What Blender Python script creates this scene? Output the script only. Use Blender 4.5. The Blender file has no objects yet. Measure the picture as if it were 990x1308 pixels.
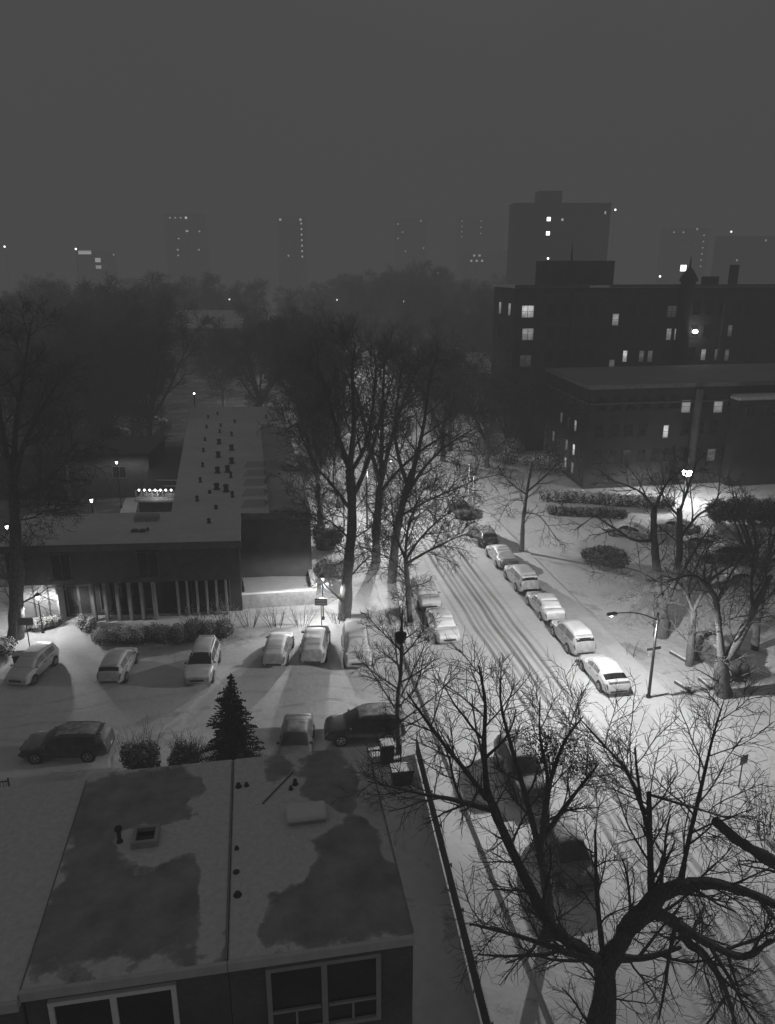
# Snowy residential street at night, seen from an upper floor. Units: metres, ground at z = 0.
import bpy, math, random
import numpy as np
from mathutils import Vector, Matrix

scene = bpy.context.scene
C = scene.collection
PI = math.pi
TH = math.radians(9.8)          # heading of the street grid
CT, ST = math.cos(TH), math.sin(TH)
rnd = random.Random(7)

def grid(u, v, z=0.0):
    """street-grid coordinates (u across the street, v along it) to world"""
    return (u * CT - v * ST, u * ST + v * CT, z)

# ------------------------------------------------------------------ materials
def new_mat(name):
    m = bpy.data.materials.new(name)
    m.use_nodes = True
    nt = m.node_tree
    return m, nt, nt.nodes['Principled BSDF'], nt.links

def noise(nt, scale, detail=4, rough=.55, coord='Object', dist=0.0):
    tc = nt.nodes.new('ShaderNodeTexCoord')
    n = nt.nodes.new('ShaderNodeTexNoise')
    n.inputs['Scale'].default_value = scale
    n.inputs['Detail'].default_value = detail
    n.inputs['Roughness'].default_value = rough
    n.inputs['Distortion'].default_value = dist
    nt.links.new(tc.outputs[coord], n.inputs['Vector'])
    return n

def ramp(nt, src, stops):
    r = nt.nodes.new('ShaderNodeValToRGB')
    e = r.color_ramp.elements
    while len(e) < len(stops): e.new(.5)
    for k, (p, g) in enumerate(stops):
        e[k].position = p
        e[k].color = (g, g, g, 1) if not isinstance(g, tuple) else (*g, 1)
    nt.links.new(src, r.inputs['Fac'])
    return r

def mixc(nt, fac, a, b):
    m = nt.nodes.new('ShaderNodeMix'); m.data_type = 'RGBA'
    for sock, val in ((m.inputs[0], fac), (m.inputs[6], a), (m.inputs[7], b)):
        if isinstance(val, (int, float)):
            sock.default_value = val if sock is m.inputs[0] else (val, val, val, 1)
        else: nt.links.new(val, sock)
    return m.outputs[2]

def math_node(nt, op, a, b=None, clamp=False):
    m = nt.nodes.new('ShaderNodeMath'); m.operation = op; m.use_clamp = clamp
    for k, val in enumerate((a, b)):
        if val is None: continue
        if isinstance(val, (int, float)): m.inputs[k].default_value = val
        else: nt.links.new(val, m.inputs[k])
    return m.outputs[0]

def bump(nt, h, strength, distance):
    b = nt.nodes.new('ShaderNodeBump')
    b.inputs['Strength'].default_value = strength
    b.inputs['Distance'].default_value = distance
    nt.links.new(h, b.inputs['Height'])
    return b.outputs[0]

def plain(name, g, rough=.7, var=.25, scale=3.0, metal=0.0, coord='Object', bmp=0.0):
    m, nt, bs, L = new_mat(name)
    n = noise(nt, scale, 5, .6, coord)
    r = ramp(nt, n.outputs['Fac'], [(.3, max(0, g * (1 - var))), (.7, g * (1 + var))])
    L.new(r.outputs[0], bs.inputs['Base Color'])
    bs.inputs['Roughness'].default_value = rough
    bs.inputs['Metallic'].default_value = metal
    if bmp: L.new(bump(nt, n.outputs['Fac'], .6, bmp), bs.inputs['Normal'])
    return m

def up_snow(nt, lo, hi, nscale=2.0, namt=.5):
    """0..1 mask of snow lying on upward faces, broken up by noise"""
    geo = nt.nodes.new('ShaderNodeNewGeometry')
    sep = nt.nodes.new('ShaderNodeSeparateXYZ')
    nt.links.new(geo.outputs['Normal'], sep.inputs[0])
    n = noise(nt, nscale, 4, .6)
    z = math_node(nt, 'ADD', sep.outputs['Z'], math_node(nt, 'MULTIPLY', math_node(nt, 'SUBTRACT', n.outputs['Fac'], .5), namt * 2))
    mr = nt.nodes.new('ShaderNodeMapRange'); mr.clamp = True
    mr.inputs['From Min'].default_value = lo; mr.inputs['From Max'].default_value = hi
    nt.links.new(z, mr.inputs['Value'])
    return mr.outputs[0]

def snowy(name, g, lo=.45, hi=.8, rough=.8, var=.35, scale=4.0, snow=.72, namt=.4, nscale=3.0, bmp=.0):
    m, nt, bs, L = new_mat(name)
    n = noise(nt, scale, 5, .6)
    r = ramp(nt, n.outputs['Fac'], [(.3, g * (1 - var)), (.7, g * (1 + var))])
    c = mixc(nt, up_snow(nt, lo, hi, nscale, namt), r.outputs[0], snow)
    L.new(c, bs.inputs['Base Color'])
    bs.inputs['Roughness'].default_value = rough
    if bmp: L.new(bump(nt, n.outputs['Fac'], .7, bmp), bs.inputs['Normal'])
    return m

def snow_mat(name, g=.78, patch=0.0, patch_g=.25, patch_scale=.25, bscale=3.5, bdist=.08):
    m, nt, bs, L = new_mat(name)
    a = noise(nt, .16, 5, .6); b = noise(nt, 1.7, 6, .65)
    f = math_node(nt, 'ADD', math_node(nt, 'MULTIPLY', a.outputs['Fac'], .6), math_node(nt, 'MULTIPLY', b.outputs['Fac'], .4))
    col = ramp(nt, f, [(.3, g * .78), (.62, g * 1.06)]).outputs[0]
    if patch > 0:
        p = noise(nt, patch_scale, 8, .7, dist=.4)
        pm = ramp(nt, p.outputs['Fac'], [(1 - patch - .06, 0.0), (1 - patch + .05, 1.0)]).outputs[0]
        fine = noise(nt, 9, 4, .7)
        pm = math_node(nt, 'MULTIPLY', pm, ramp(nt, fine.outputs['Fac'], [(.35, .35), (.6, 1.0)]).outputs[0])
        col = mixc(nt, pm, col, patch_g)
    L.new(col, bs.inputs['Base Color'])
    bs.inputs['Roughness'].default_value = .75
    c = noise(nt, bscale, 6, .6)
    h = math_node(nt, 'ADD', math_node(nt, 'MULTIPLY', b.outputs['Fac'], .6), math_node(nt, 'MULTIPLY', c.outputs['Fac'], .4))
    L.new(bump(nt, h, .55, bdist), bs.inputs['Normal'])
    return m

def emit(name, g, s, var=0.0, scale=1.5):
    m, nt, bs, L = new_mat(name)
    bs.inputs['Base Color'].default_value = (g, g, g, 1)
    bs.inputs['Emission Strength'].default_value = s
    if var:
        n = noise(nt, scale, 3, .6)
        r = ramp(nt, n.outputs['Fac'], [(.35, 1 - var), (.65, 1.0)])
        tc = nt.nodes.new('ShaderNodeTexCoord'); sp = nt.nodes.new('ShaderNodeSeparateXYZ'); L.new(tc.outputs['Generated'], sp.inputs[0])
        zr = ramp(nt, sp.outputs['Z'], [(0, .35), (.40, .6), (.46, 1.0), (1.0, .85)])
        xr = ramp(nt, sp.outputs['X'], [(0, .7), (.2, 1.0), (.8, 1.0), (1, .6)])
        L.new(math_node(nt, 'MULTIPLY', math_node(nt, 'MULTIPLY', r.outputs[0], zr.outputs[0]), xr.outputs[0]), bs.inputs['Emission Color'])
    else:
        bs.inputs['Emission Color'].default_value = (1, 1, 1, 1)
    return m

def brick(name, g, mortar, sx, snowdust=.0):
    m, nt, bs, L = new_mat(name)
    tc = nt.nodes.new('ShaderNodeTexCoord')
    mp = nt.nodes.new('ShaderNodeMapping'); mp.inputs['Rotation'].default_value = (PI / 2, 0, 0)
    L.new(tc.outputs['Object'], mp.inputs[0])
    b = nt.nodes.new('ShaderNodeTexBrick')
    b.inputs['Scale'].default_value = sx
    b.inputs['Color1'].default_value = (g, g, g, 1); b.inputs['Color2'].default_value = (g * .8, g * .8, g * .8, 1)
    b.inputs['Mortar'].default_value = (mortar, mortar, mortar, 1); b.inputs['Mortar Size'].default_value = .012
    L.new(mp.outputs[0], b.inputs['Vector'])
    n = noise(nt, .5, 5, .6)
    k = ramp(nt, n.outputs['Fac'], [(.3, .7), (.7, 1.2)])
    mx = nt.nodes.new('ShaderNodeMix'); mx.data_type = 'RGBA'; mx.blend_type = 'MULTIPLY'; mx.inputs[0].default_value = 1
    L.new(b.outputs['Color'], mx.inputs[6]); L.new(k.outputs[0], mx.inputs[7])
    L.new(mx.outputs[2], bs.inputs['Base Color'])
    bs.inputs['Roughness'].default_value = .9
    return m

def bark_mat(name, g):
    m, nt, bs, L = new_mat(name)
    tc = nt.nodes.new('ShaderNodeTexCoord'); mp = nt.nodes.new('ShaderNodeMapping'); mp.inputs['Scale'].default_value = (1, 1, .28)
    L.new(tc.outputs['Object'], mp.inputs[0])
    v = nt.nodes.new('ShaderNodeTexNoise'); v.inputs['Scale'].default_value = 16; v.inputs['Detail'].default_value = 6; v.inputs['Roughness'].default_value = .7
    L.new(mp.outputs[0], v.inputs['Vector'])
    r = ramp(nt, v.outputs['Fac'], [(.32, g * .45), (.55, g), (.72, g * 1.7)])
    sn = math_node(nt, 'MULTIPLY', up_snow(nt, .70, 1.05, 7, .35), .55)
    L.new(mixc(nt, sn, r.outputs[0], .6), bs.inputs['Base Color'])
    bs.inputs['Roughness'].default_value = .95
    L.new(bump(nt, v.outputs['Fac'], 1.0, .09), bs.inputs['Normal'])
    return m

M = {}
M['snow'] = snow_mat('snow')
M['ground'] = snow_mat('snow_ground', .74, .40, .30, .22, 2.2, .25)
M['yard'] = snow_mat('snow_yard', .74, .40, .28, .5, 1.2, .06)
M['frame_dark'] = plain('dark_frame', .05, .6, .2, 4)
M['thin_snow'] = plain('thin_snow', .33, .8, .5, 3)
M['lot'] = snow_mat('snow_lot', .72, 0, .3, .2, 2.0, .05)
M['walk'] = snow_mat('snow_walk', .78, .0, .3, .2, 2.5, .10)
M['carsnow'] = snow_mat('snow_on_car', .80, 0, .3, .2, 5, .03)
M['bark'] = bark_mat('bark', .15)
M['bark_light'] = snowy('bark_snow', .08, .30, .75, .9, .4, 6, .7, .5, 3, .03)
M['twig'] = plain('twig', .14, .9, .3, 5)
M['twig_snow'] = snowy('twig_snow', .07, .1, .6, .9, .3, 5, .75, .5, 4)
M['leaf_dark'] = snowy('evergreen', .055, .55, 1.1, .8, .5, 2, .38, .3, 2)
M['leaf_snow'] = snowy('snowy_leaf', .06, .35, .8, .8, .5, 2, .65, .5, 1.5)
M['leaf_dry'] = plain('dry_leaf', .032, .9, .4, 3)
M['brick'] = brick('brick_dark', .042, .06, 4.0)
M['brick_far'] = brick('brick_far', .085, .10, 4.0)
M['brick_mid'] = brick('brick_mid', .13, .16, 4.0)
M['stucco'] = plain('stucco', .2, .9, .2, 1.2)
M['panel_white'] = plain('painted_panel', .28, .6, .08, 2)
M['dark_panel'] = plain('dark_panel', .06, .7, .25, 1.5)
M['concrete'] = snowy('concrete', .35, .5, .8, .9, .2, 3, .8, .3)
M['trim'] = plain('pale_trim', .55, .6, .1, 3)
M['frame_white'] = plain('white_frame', .88, .5, .06, 3)
M['trim_grey'] = plain('grey_trim', .36, .6, .15, 3)
M['trim_mid'] = plain('mid_trim', .2, .7, .2, 3)
M['trim_dark'] = plain('dark_trim', .10, .6, .2, 3)
M['metal_dark'] = plain('dark_metal', .06, .45, .2, 6, .6)
M['metal_grey'] = plain('grey_metal', .30, .45, .15, 6, .6)
M['white_pole'] = plain('pale_pole', .62, .6, .1, 3)
M['plastic_dark'] = plain('dark_plastic', .045, .5, .2, 4)
M['sign_back'] = plain('sign_back', .14, .5, .1, 3)
M['sign_pale'] = plain('sign_pale', .35, .5, .1, 3)
M['tyre'] = plain('tyre_rubber', .025, .9, .2, 8)
M['rim'] = plain('alloy_rim', .42, .35, .1, 5, .5)
M['plate'] = plain('plate', .5, .5, .1, 5)
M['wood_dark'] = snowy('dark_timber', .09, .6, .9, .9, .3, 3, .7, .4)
M['iron'] = plain('iron', .04, .6, .2, 5, .3)
M['lamp_on'] = emit('lit_lamp', .9, 10)
M['lamp_hot'] = emit('hot_lamp', .9, 60)
M['lamp_soft'] = emit('soft_lamp', .9, 6)
M['headlight'] = plain('headlight_lens', .55, .15, .1, 6)
M['taillight'] = plain('taillight_lens', .10, .2, .1, 6)
M['lit_hi'] = emit('window_lit_bright', .5, .95, .5, 1.6)
M['lit_mid'] = emit('window_lit', .4, .42, .5, 1.4)
M['lit_lo'] = emit('window_lit_dim', .3, .13, .5, 1.4)
M['lit_far'] = emit('far_light', .5, 1.3)

def glass(name, g, rough=.12):
    m, nt, bs, L = new_mat(name)
    n = noise(nt, 1.6, 5)
    r = ramp(nt, n.outputs['Fac'], [(.3, g * .5), (.7, g * 1.3)])
    L.new(r.outputs[0], bs.inputs['Base Color'])
    bs.inputs['Roughness'].default_value = rough
    bs.inputs['IOR'].default_value = 1.5
    return m
M['glass'] = glass('dark_glass', .025)
M['car_glass'] = glass('car_glass', .03, .2)
M['glass_dull'] = glass('misted_glass', .07, .5)
M['glass_frost'] = glass('snow_dusted_glass', .22, .6)

def paint(g, dust=.35, upf=.75):
    key = 'paint_%d_%d_%d' % (round(g * 1000), round(dust * 100), round(upf * 100))
    if key in M: return M[key]
    m, nt, bs, L = new_mat(key)
    n = noise(nt, 2.2, 6, .7)
    up = up_snow(nt, .35, .9, 3, .3)
    d = ramp(nt, n.outputs['Fac'], [(.42, 0.0), (.75, dust)])
    f = math_node(nt, 'ADD', d.outputs[0], math_node(nt, 'MULTIPLY', up, upf), True)
    L.new(mixc(nt, f, g, .75), bs.inputs['Base Color'])
    bs.inputs['Roughness'].default_value = .35
    bs.inputs['Coat Weight'].default_value = .4
    M[key] = m
    return m

# ------------------------------------------------------------------ object helpers
def link(o, parent=None):
    C.objects.link(o)
    if parent is not None: o.parent = parent
    return o

def tag(o, label=None, cat=None, group=None, kind=None):
    if label: o['label'] = label
    if cat: o['category'] = cat
    if group: o['group'] = group
    if kind: o['kind'] = kind
    return o

def empty(name, loc, rz=0.0, label=None, cat=None, group=None):
    o = bpy.data.objects.new(name, None)
    o.empty_display_size = .3
    o.location = loc; o.rotation_euler = (0, 0, rz)
    link(o)
    return tag(o, label, cat, group)

def children_of(o, table):
    return table.get(o.name, [])

def copy_tree(root):
    """copy of a thing with copies of its parts and sub-parts (mesh data shared)"""
    def rec(o, parent):
        c = o.copy(); C.objects.link(c); c.parent = parent
        for ch in list(o.children): rec(ch, c)
        return c
    return rec(root, None)

class MB:
    def __init__(s): s.v, s.f, s.m, s.sm = [], [], [], []
    def add(s, verts, faces, mi=0, smooth=False):
        b = len(s.v); s.v.extend([tuple(p) for p in verts])
        for f in faces:
            s.f.append(tuple(b + i for i in f)); s.m.append(mi); s.sm.append(smooth)
    def box(s, c, d, rz=0.0, mi=0, tilt=None):
        """box centred at c with size d"""
        x, y, z = d[0] / 2, d[1] / 2, d[2] / 2
        P = [Vector((sx * x, sy * y, sz * z)) for sz in (-1, 1) for sx, sy in ((-1, -1), (1, -1), (1, 1), (-1, 1))]
        R = Matrix.Rotation(rz, 3, 'Z')
        if tilt is not None: R = R @ tilt
        s.add([R @ p + Vector(c) for p in P], [(3, 2, 1, 0), (4, 5, 6, 7), (0, 1, 5, 4), (1, 2, 6, 5), (2, 3, 7, 6), (3, 0, 4, 7)], mi)
        return s
    def rbox(s, c, d, r=.02, rz=0.0, mi=0):
        """box with chamfered vertical and top edges"""
        x, y, z = d[0] / 2, d[1] / 2, d[2] / 2
        r = min(r, x * .9, y * .9, z * .9)
        def ring(ix, iy, zz):
            return [(-ix + r, -iy, zz), (ix - r, -iy, zz), (ix, -iy + r, zz), (ix, iy - r, zz), (ix - r, iy, zz), (-ix + r, iy, zz), (-ix, iy - r, zz), (-ix, -iy + r, zz)]
        rings = [ring(x, y, -z), ring(x, y, z - r), ring(x - r * .8, y - r * .8, z)]
        R = Matrix.Rotation(rz, 3, 'Z')
        V_ = [R @ Vector(p) + Vector(c) for q in rings for p in q]
        F_ = []
        for k in range(2):
            for i in range(8):
                j = (i + 1) % 8
                F_.append((k * 8 + i, k * 8 + j, k * 8 + 8 + j, k * 8 + 8 + i))
        F_.append(tuple(range(16, 24))); F_.append(tuple(reversed(range(8))))
        s.add(V_, F_, mi)
        return s
    def prism(s, poly, z0, z1, mi=0, z1s=None):
        n = len(poly)
        a = sum(poly[i][0] * poly[(i + 1) % n][1] - poly[(i + 1) % n][0] * poly[i][1] for i in range(n))
        if a < 0: poly = list(reversed(poly)); z1s = list(reversed(z1s)) if z1s else None
        V_ = [(p[0], p[1], z0) for p in poly] + [(p[0], p[1], (z1s[i] if z1s else z1)) for i, p in enumerate(poly)]
        F_ = [tuple(reversed(range(n))), tuple(range(n, 2 * n))] + [(i, (i + 1) % n, n + (i + 1) % n, n + i) for i in range(n)]
        s.add(V_, F_, mi)
        return s
    def tube(s, pts, rad, k=6, mi=0, cap=True, smooth=True):
        pts = [Vector(p) for p in pts]
        if isinstance(rad, (int, float)): rad = [rad] * len(pts)
        V_, F_ = [], []
        for i, p in enumerate(pts):
            t = (pts[min(i + 1, len(pts) - 1)] - pts[max(i - 1, 0)]).normalized()
            a = Vector((1, 0, 0)) if abs(t.x) < .8 else Vector((0, 1, 0))
            n1 = t.cross(a).normalized(); n2 = t.cross(n1)
            for j in range(k):
                an = 2 * PI * j / k
                V_.append(p + (n1 * math.cos(an) + n2 * math.sin(an)) * rad[i])
        for i in range(len(pts) - 1):
            for j in range(k):
                jj = (j + 1) % k
                F_.append((i * k + j, i * k + jj, i * k + k + jj, i * k + k + j))
        s.add(V_, F_, mi, smooth)
        if cap:
            m = len(V_)
            s.add(V_[:k], [tuple(range(k))], mi); s.add(V_[-k:], [tuple(reversed(range(k)))], mi)
        return s
    def lathe(s, c, prof, k=12, mi=0, smooth=True):
        """prof: list of (radius, z) from bottom to top"""
        V_, F_ = [], []
        for r, z in prof:
            for j in range(k):
                a = 2 * PI * j / k
                V_.append((c[0] + r * math.cos(a), c[1] + r * math.sin(a), c[2] + z))
        n = len(prof)
        for i in range(n - 1):
            for j in range(k):
                jj = (j + 1) % k
                F_.append((i * k + j, i * k + jj, i * k + k + jj, i * k + k + j))
        F_.append(tuple(reversed(range(k)))); F_.append(tuple(range((n - 1) * k, n * k)))
        s.add(V_, F_, mi, smooth)
        return s
    def build(s, name, mat, parent=None):
        me = bpy.data.meshes.new(name)
        me.from_pydata(s.v, [], s.f)
        for m in (mat if isinstance(mat, (list, tuple)) else [mat]): me.materials.append(m)
        me.polygons.foreach_set('material_index', s.m)
        me.polygons.foreach_set('use_smooth', s.sm)
        me.update()
        return link(bpy.data.objects.new(name, me), parent)

def np_mesh(name, verts, quads, mats, smooth=False, mi=None):
    me = bpy.data.meshes.new(name)
    nv, nq = len(verts), len(quads)
    me.vertices.add(nv); me.vertices.foreach_set('co', np.asarray(verts, np.float32).ravel())
    me.loops.add(nq * 4); me.loops.foreach_set('vertex_index', np.asarray(quads, np.int32).ravel())
    me.polygons.add(nq)
    me.polygons.foreach_set('loop_start', np.arange(0, nq * 4, 4, dtype=np.int32))
    me.polygons.foreach_set('loop_total', np.full(nq, 4, np.int32))
    if smooth: me.polygons.foreach_set('use_smooth', np.ones(nq, bool))
    for m in (mats if isinstance(mats, (list, tuple)) else [mats]): me.materials.append(m)
    if mi is not None: me.polygons.foreach_set('material_index', np.asarray(mi, np.int32))
    me.update(calc_edges=True); me.validate()
    return me

def tubes_mesh(name, lines, mat, smooth=True):
    """lines: list of (points, radii, sides); one mesh, batched by shape"""
    groups = {}
    for p, r, k in lines: groups.setdefault((len(p), k), []).append((p, r))
    VV, QQ, base = [], [], 0
    for (m, k), L in groups.items():
        P = np.array([l[0] for l in L], float); R = np.array([l[1] for l in L], float)
        N = len(L)
        T = np.empty_like(P)
        T[:, 1:-1] = P[:, 2:] - P[:, :-2]; T[:, 0] = P[:, 1] - P[:, 0]; T[:, -1] = P[:, -1] - P[:, -2]
        T /= np.linalg.norm(T, axis=2, keepdims=True) + 1e-9
        A = np.where(np.abs(T[..., :1]) < .8, np.array([1., 0, 0]), np.array([0, 1., 0]))
        n1 = np.cross(T, A); n1 /= np.linalg.norm(n1, axis=2, keepdims=True) + 1e-9
        n2 = np.cross(T, n1)
        an = 2 * PI * np.arange(k) / k
        RR = R[:, :, None, None]
        if k > 6:
            w = np.random.RandomState(N + m).normal(size=(N, m, k)); w = (w + np.roll(w, 1, 2) + np.roll(w, 1, 1)) / 1.7
            RR = RR * (1 + .075 * w)[..., None]
        ring = P[:, :, None] + RR * (n1[:, :, None] * np.cos(an)[None, None, :, None] + n2[:, :, None] * np.sin(an)[None, None, :, None])
        VV.append(ring.reshape(-1, 3))
        i = np.arange(m - 1)[:, None] * k; j = np.arange(k)[None, :]; jj = (j + 1) % k
        q = np.stack([i + j, i + jj, i + k + jj, i + k + j], -1).reshape(-1, 4)
        off = base + np.arange(N)[:, None, None] * (m * k)
        QQ.append((q[None] + off).reshape(-1, 4)); base += N * m * k
    return np_mesh(name, np.concatenate(VV), np.concatenate(QQ), mat, smooth)

# ------------------------------------------------------------------ trees
def rot_about(d, ang, az):
    d = d.normalized()
    a = Vector((0, 0, 1)) if abs(d.z) < .9 else Vector((1, 0, 0))
    s = d.cross(a).normalized(); t = s.cross(d)
    side = s * math.cos(az) + t * math.sin(az)
    return (d * math.cos(ang) + side * math.sin(ang)).normalized()

def limb(rng, p, d, length, r0, r1, nseg, gnarl, up):
    pts, rad = [p.copy()], [r0]
    d = d.normalized()
    st = length / nseg
    for i in range(nseg):
        d = (d + Vector((rng.uniform(-1, 1), rng.uniform(-1, 1), rng.uniform(-1, 1))) * gnarl + Vector((0, 0, up))).normalized()
        p = p + d * st
        pts.append(p.copy()); rad.append(r0 + (r1 - r0) * (i + 1) / nseg)
    return pts, rad, d

def spread(rng, pts, rad, lvl, spec, out):
    """side branches along a limb. spec[lvl] = (count, length, angle_deg, gnarl, up, start, min_radius, nseg)"""
    if lvl >= len(spec): return
    n, ln, ang, gn, up, t0, rmin, nseg = spec[lvl]
    seg = [(pts[i + 1] - pts[i]).length for i in range(len(pts) - 1)]
    tot = sum(seg)
    cnt = n if isinstance(n, int) else max(1, int(n * tot))
    az = rng.uniform(0, 6.28)
    for k in range(cnt):
        t = t0 + (1 - t0) * (k + rng.random()) / cnt
        s = t * tot; i = 0
        while i < len(seg) - 1 and s > seg[i]: s -= seg[i]; i += 1
        f = min(1, s / max(seg[i], 1e-6))
        p = pts[i].lerp(pts[i + 1], f); r = rad[i] + (rad[i + 1] - rad[i]) * f
        d = (pts[i + 1] - pts[i]).normalized()
        az += 2.4 + rng.uniform(-.5, .5)
        l2 = ln * rng.uniform(.6, 1.25) * (1.15 - .55 * t)
        q = max(rmin, min(r * rng.uniform(.45, .7), l2 * .024 + .004))
        P, R, _ = limb(rng, p, rot_about(d, math.radians(ang * rng.uniform(.65, 1.25)), az), l2, q, max(rmin * .6, q * .4), nseg, gn, up)
        out.append((P, R, lvl))
        spread(rng, P, R, lvl + 1, spec, out)

def make_tree(name, loc, limbs, spec, seed, label=None, group=None, cat='tree', twig_r=.03, mats=None, rz=0.0, bark_lv=0):
    """limbs: list of (points, radii) in world coordinates, drawn as the trunk and main limbs"""
    rng = random.Random(seed)
    loc = Vector(loc)
    root = empty(name, loc, rz, label, cat, group)
    trunk, crown = [], []
    for pts, rad in limbs:
        P = [Vector(p) - loc for p in pts]
        P, R = smooth_line(P, rad, 5)
        R = [r * (1 + .10 * math.sin(i * 1.9 + seed) * rng.random() + .07 * rng.uniform(-1, 1)) for i, r in enumerate(R)]
        trunk.append((P, R, 11))
        out = []
        spread(rng, P, R, 0, spec, out)
        for p, r, lv in out:
            if lv <= bark_lv and r[0] > .045: trunk.append((p, r, 6))
            else: crown.append((p, r, 3 if r[0] < .05 else 4))
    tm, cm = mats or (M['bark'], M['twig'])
    link(bpy.data.objects.new('trunk', tubes_mesh('trunk', trunk, tm)), root)
    if crown: link(bpy.data.objects.new('crown', tubes_mesh('crown', crown, cm, False)), root)
    return root

def smooth_line(P, R, sub=3):
    """Catmull-Rom through the given points"""
    if len(P) < 3: return P, list(R)
    oP, oR = [], []
    n = len(P)
    for i in range(n - 1):
        p0, p1, p2, p3 = P[max(i - 1, 0)], P[i], P[i + 1], P[min(i + 2, n - 1)]
        for k in range(sub):
            t = k / sub
            oP.append(.5 * ((2 * p1) + (p2 - p0) * t + (2 * p0 - 5 * p1 + 4 * p2 - p3) * t * t + (3 * p1 - p0 - 3 * p2 + p3) * t ** 3))
            oR.append(R[i] + (R[i + 1] - R[i]) * t)
    oP.append(P[-1]); oR.append(R[-1])
    return oP, oR

def auto_limbs(rng, loc, height, r, nlimbs, fork=.35, spread_ang=28, lean=(0, 0), gn=.06):
    """a trunk that forks into ascending limbs"""
    loc = Vector(loc)
    d = Vector((lean[0], lean[1], 1)).normalized()
    tp, tr, d2 = limb(rng, loc - Vector((0, 0, .2)), d, height * fork, r, r * .72, 4, gn * .6, .02)
    tr[0] = r * 1.35
    out = [(tp, tr)]
    for k in range(nlimbs):
        a = k * 2 * PI / nlimbs + rng.uniform(-.4, .4)
        dd = rot_about(d2, math.radians(spread_ang * rng.uniform(.5, 1.3)), a)
        st = tp[-1] if k < 3 else tp[-2].lerp(tp[-1], rng.random())
        P, R, _ = limb(rng, st, dd, height * (1 - fork) * rng.uniform(.85, 1.08), r * .55, r * .12, 6, gn * 1.6, .06)
        out.append((P, R))
    return out

# spec rows: count (int) or density per metre (float), length, angle, gnarl, up, start, min radius, segments
SPEC_BIG = [(9, 3.0, 46, .16, .03, .12, .036, 5), (6, 1.8, 44, .2, .02, .15, .024, 4), (5, 1.0, 42, .22, .02, .12, .019, 3), (3, .6, 40, .2, .0, .2, .015, 2)][:4]
SPEC_MID = [(9, 2.6, 46, .18, .03, .2, .034, 4), (7, 1.4, 44, .22, .02, .15, .021, 3), (5, .75, 42, .2, .0, .15, .015, 3), (2, .4, 40, .2, .0, .3, .013, 2)]
SPEC_SPARSE = [(7, 2.3, 48, .18, .03, .2, .034, 5), (5, 1.2, 44, .22, .02, .15, .021, 4), (4, .65, 42, .2, .0, .15, .014, 3)]
SPEC_FAR = [(8, 4.2, 42, .15, .05, .2, .06, 4), (7, 2.4, 42, .2, .04, .15, .04, 3), (6, 1.4, 42, .22, .03, .1, .032, 3), (3, .8, 40, .2, .0, .1, .028, 2)]

# ------------------------------------------------------------------ leafy plants
def leaf_cloud(rng, blobs, n, size, flat=.0):
    """small quads filling a list of ellipsoids ((x,y,z),(rx,ry,rz))"""
    nr = np.random.RandomState(rng.randint(0, 10 ** 6))
    vol = np.array([b[1][0] * b[1][1] * b[1][2] for b in blobs]); vol = vol / vol.sum()
    idx = nr.choice(len(blobs), n, p=vol)
    d = nr.normal(size=(n, 3)); d /= np.linalg.norm(d, axis=1, keepdims=True)
    rr = nr.uniform(.35, 1.0, (n, 1)) ** .5 * nr.uniform(.85, 1.12, (n, 1))
    c = np.array([b[0] for b in blobs])[idx] + d * rr * np.array([b[1] for b in blobs])[idx]
    nrm = d + nr.normal(size=(n, 3)) * .6 + np.array([0, 0, flat]); nrm /= np.linalg.norm(nrm, axis=1, keepdims=True)
    a = np.cross(nrm, nr.normal(size=(n, 3))); a /= np.linalg.norm(a, axis=1, keepdims=True)
    b = np.cross(nrm, a)
    s = size * nr.uniform(.5, 1.3, (n, 1))
    V_ = np.stack([c - a * s - b * s * .5, c + a * s - b * s * .5, c + a * s * .6 + b * s * .5, c - a * s * .6 + b * s * .5], 1).reshape(-1, 3)
    Q = np.arange(n * 4).reshape(-1, 4)
    return V_, Q

def shrub(name, loc, w, d, h, label, seed, n=900, size=.09, mat='leaf_snow', twigs=26, rz=0.0, group=None, cat='shrub', lumps=7, twig_mat='twig'):
    rng = random.Random(seed)
    root = empty(name, loc, rz, label, cat, group)
    lines = []
    for k in range(twigs):
        x, y = rng.uniform(-.42, .42) * w, rng.uniform(-.42, .42) * d
        p = Vector((x * .5, y * .5, -.03))
        P, R, _ = limb(rng, p, Vector((x * .8, y * .8, h * .9)), h * rng.uniform(.8, 1.15), .02, .008, 4, .14, .03)
        lines.append((P, R, 3))
        out = []
        spread(rng, P, R, 0, [(5, h * .4, 38, .2, .05, .3, .008, 3)], out)
        lines += [(a, b, 3) for a, b, _l in out]
    link(bpy.data.objects.new('stems', tubes_mesh('stems', lines, M[twig_mat], False)), root)
    if n:
        blobs = []
        for k in range(lumps):
            x, y = rng.uniform(-.36, .36) * w, rng.uniform(-.36, .36) * d
            s = rng.uniform(.22, .36)
            blobs.append(((x, y, h * rng.uniform(.3, .62)), (w * s * (1 if w < 3 * d else .6), d * s * 1.2, h * rng.uniform(.28, .42))))
        V_, Q = leaf_cloud(rng, blobs, n, size, .5)
        V_[:, 2] = np.maximum(V_[:, 2], .03)
        link(bpy.data.objects.new('foliage', np_mesh('foliage', V_, Q, M[mat])), root)
    return root

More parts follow.
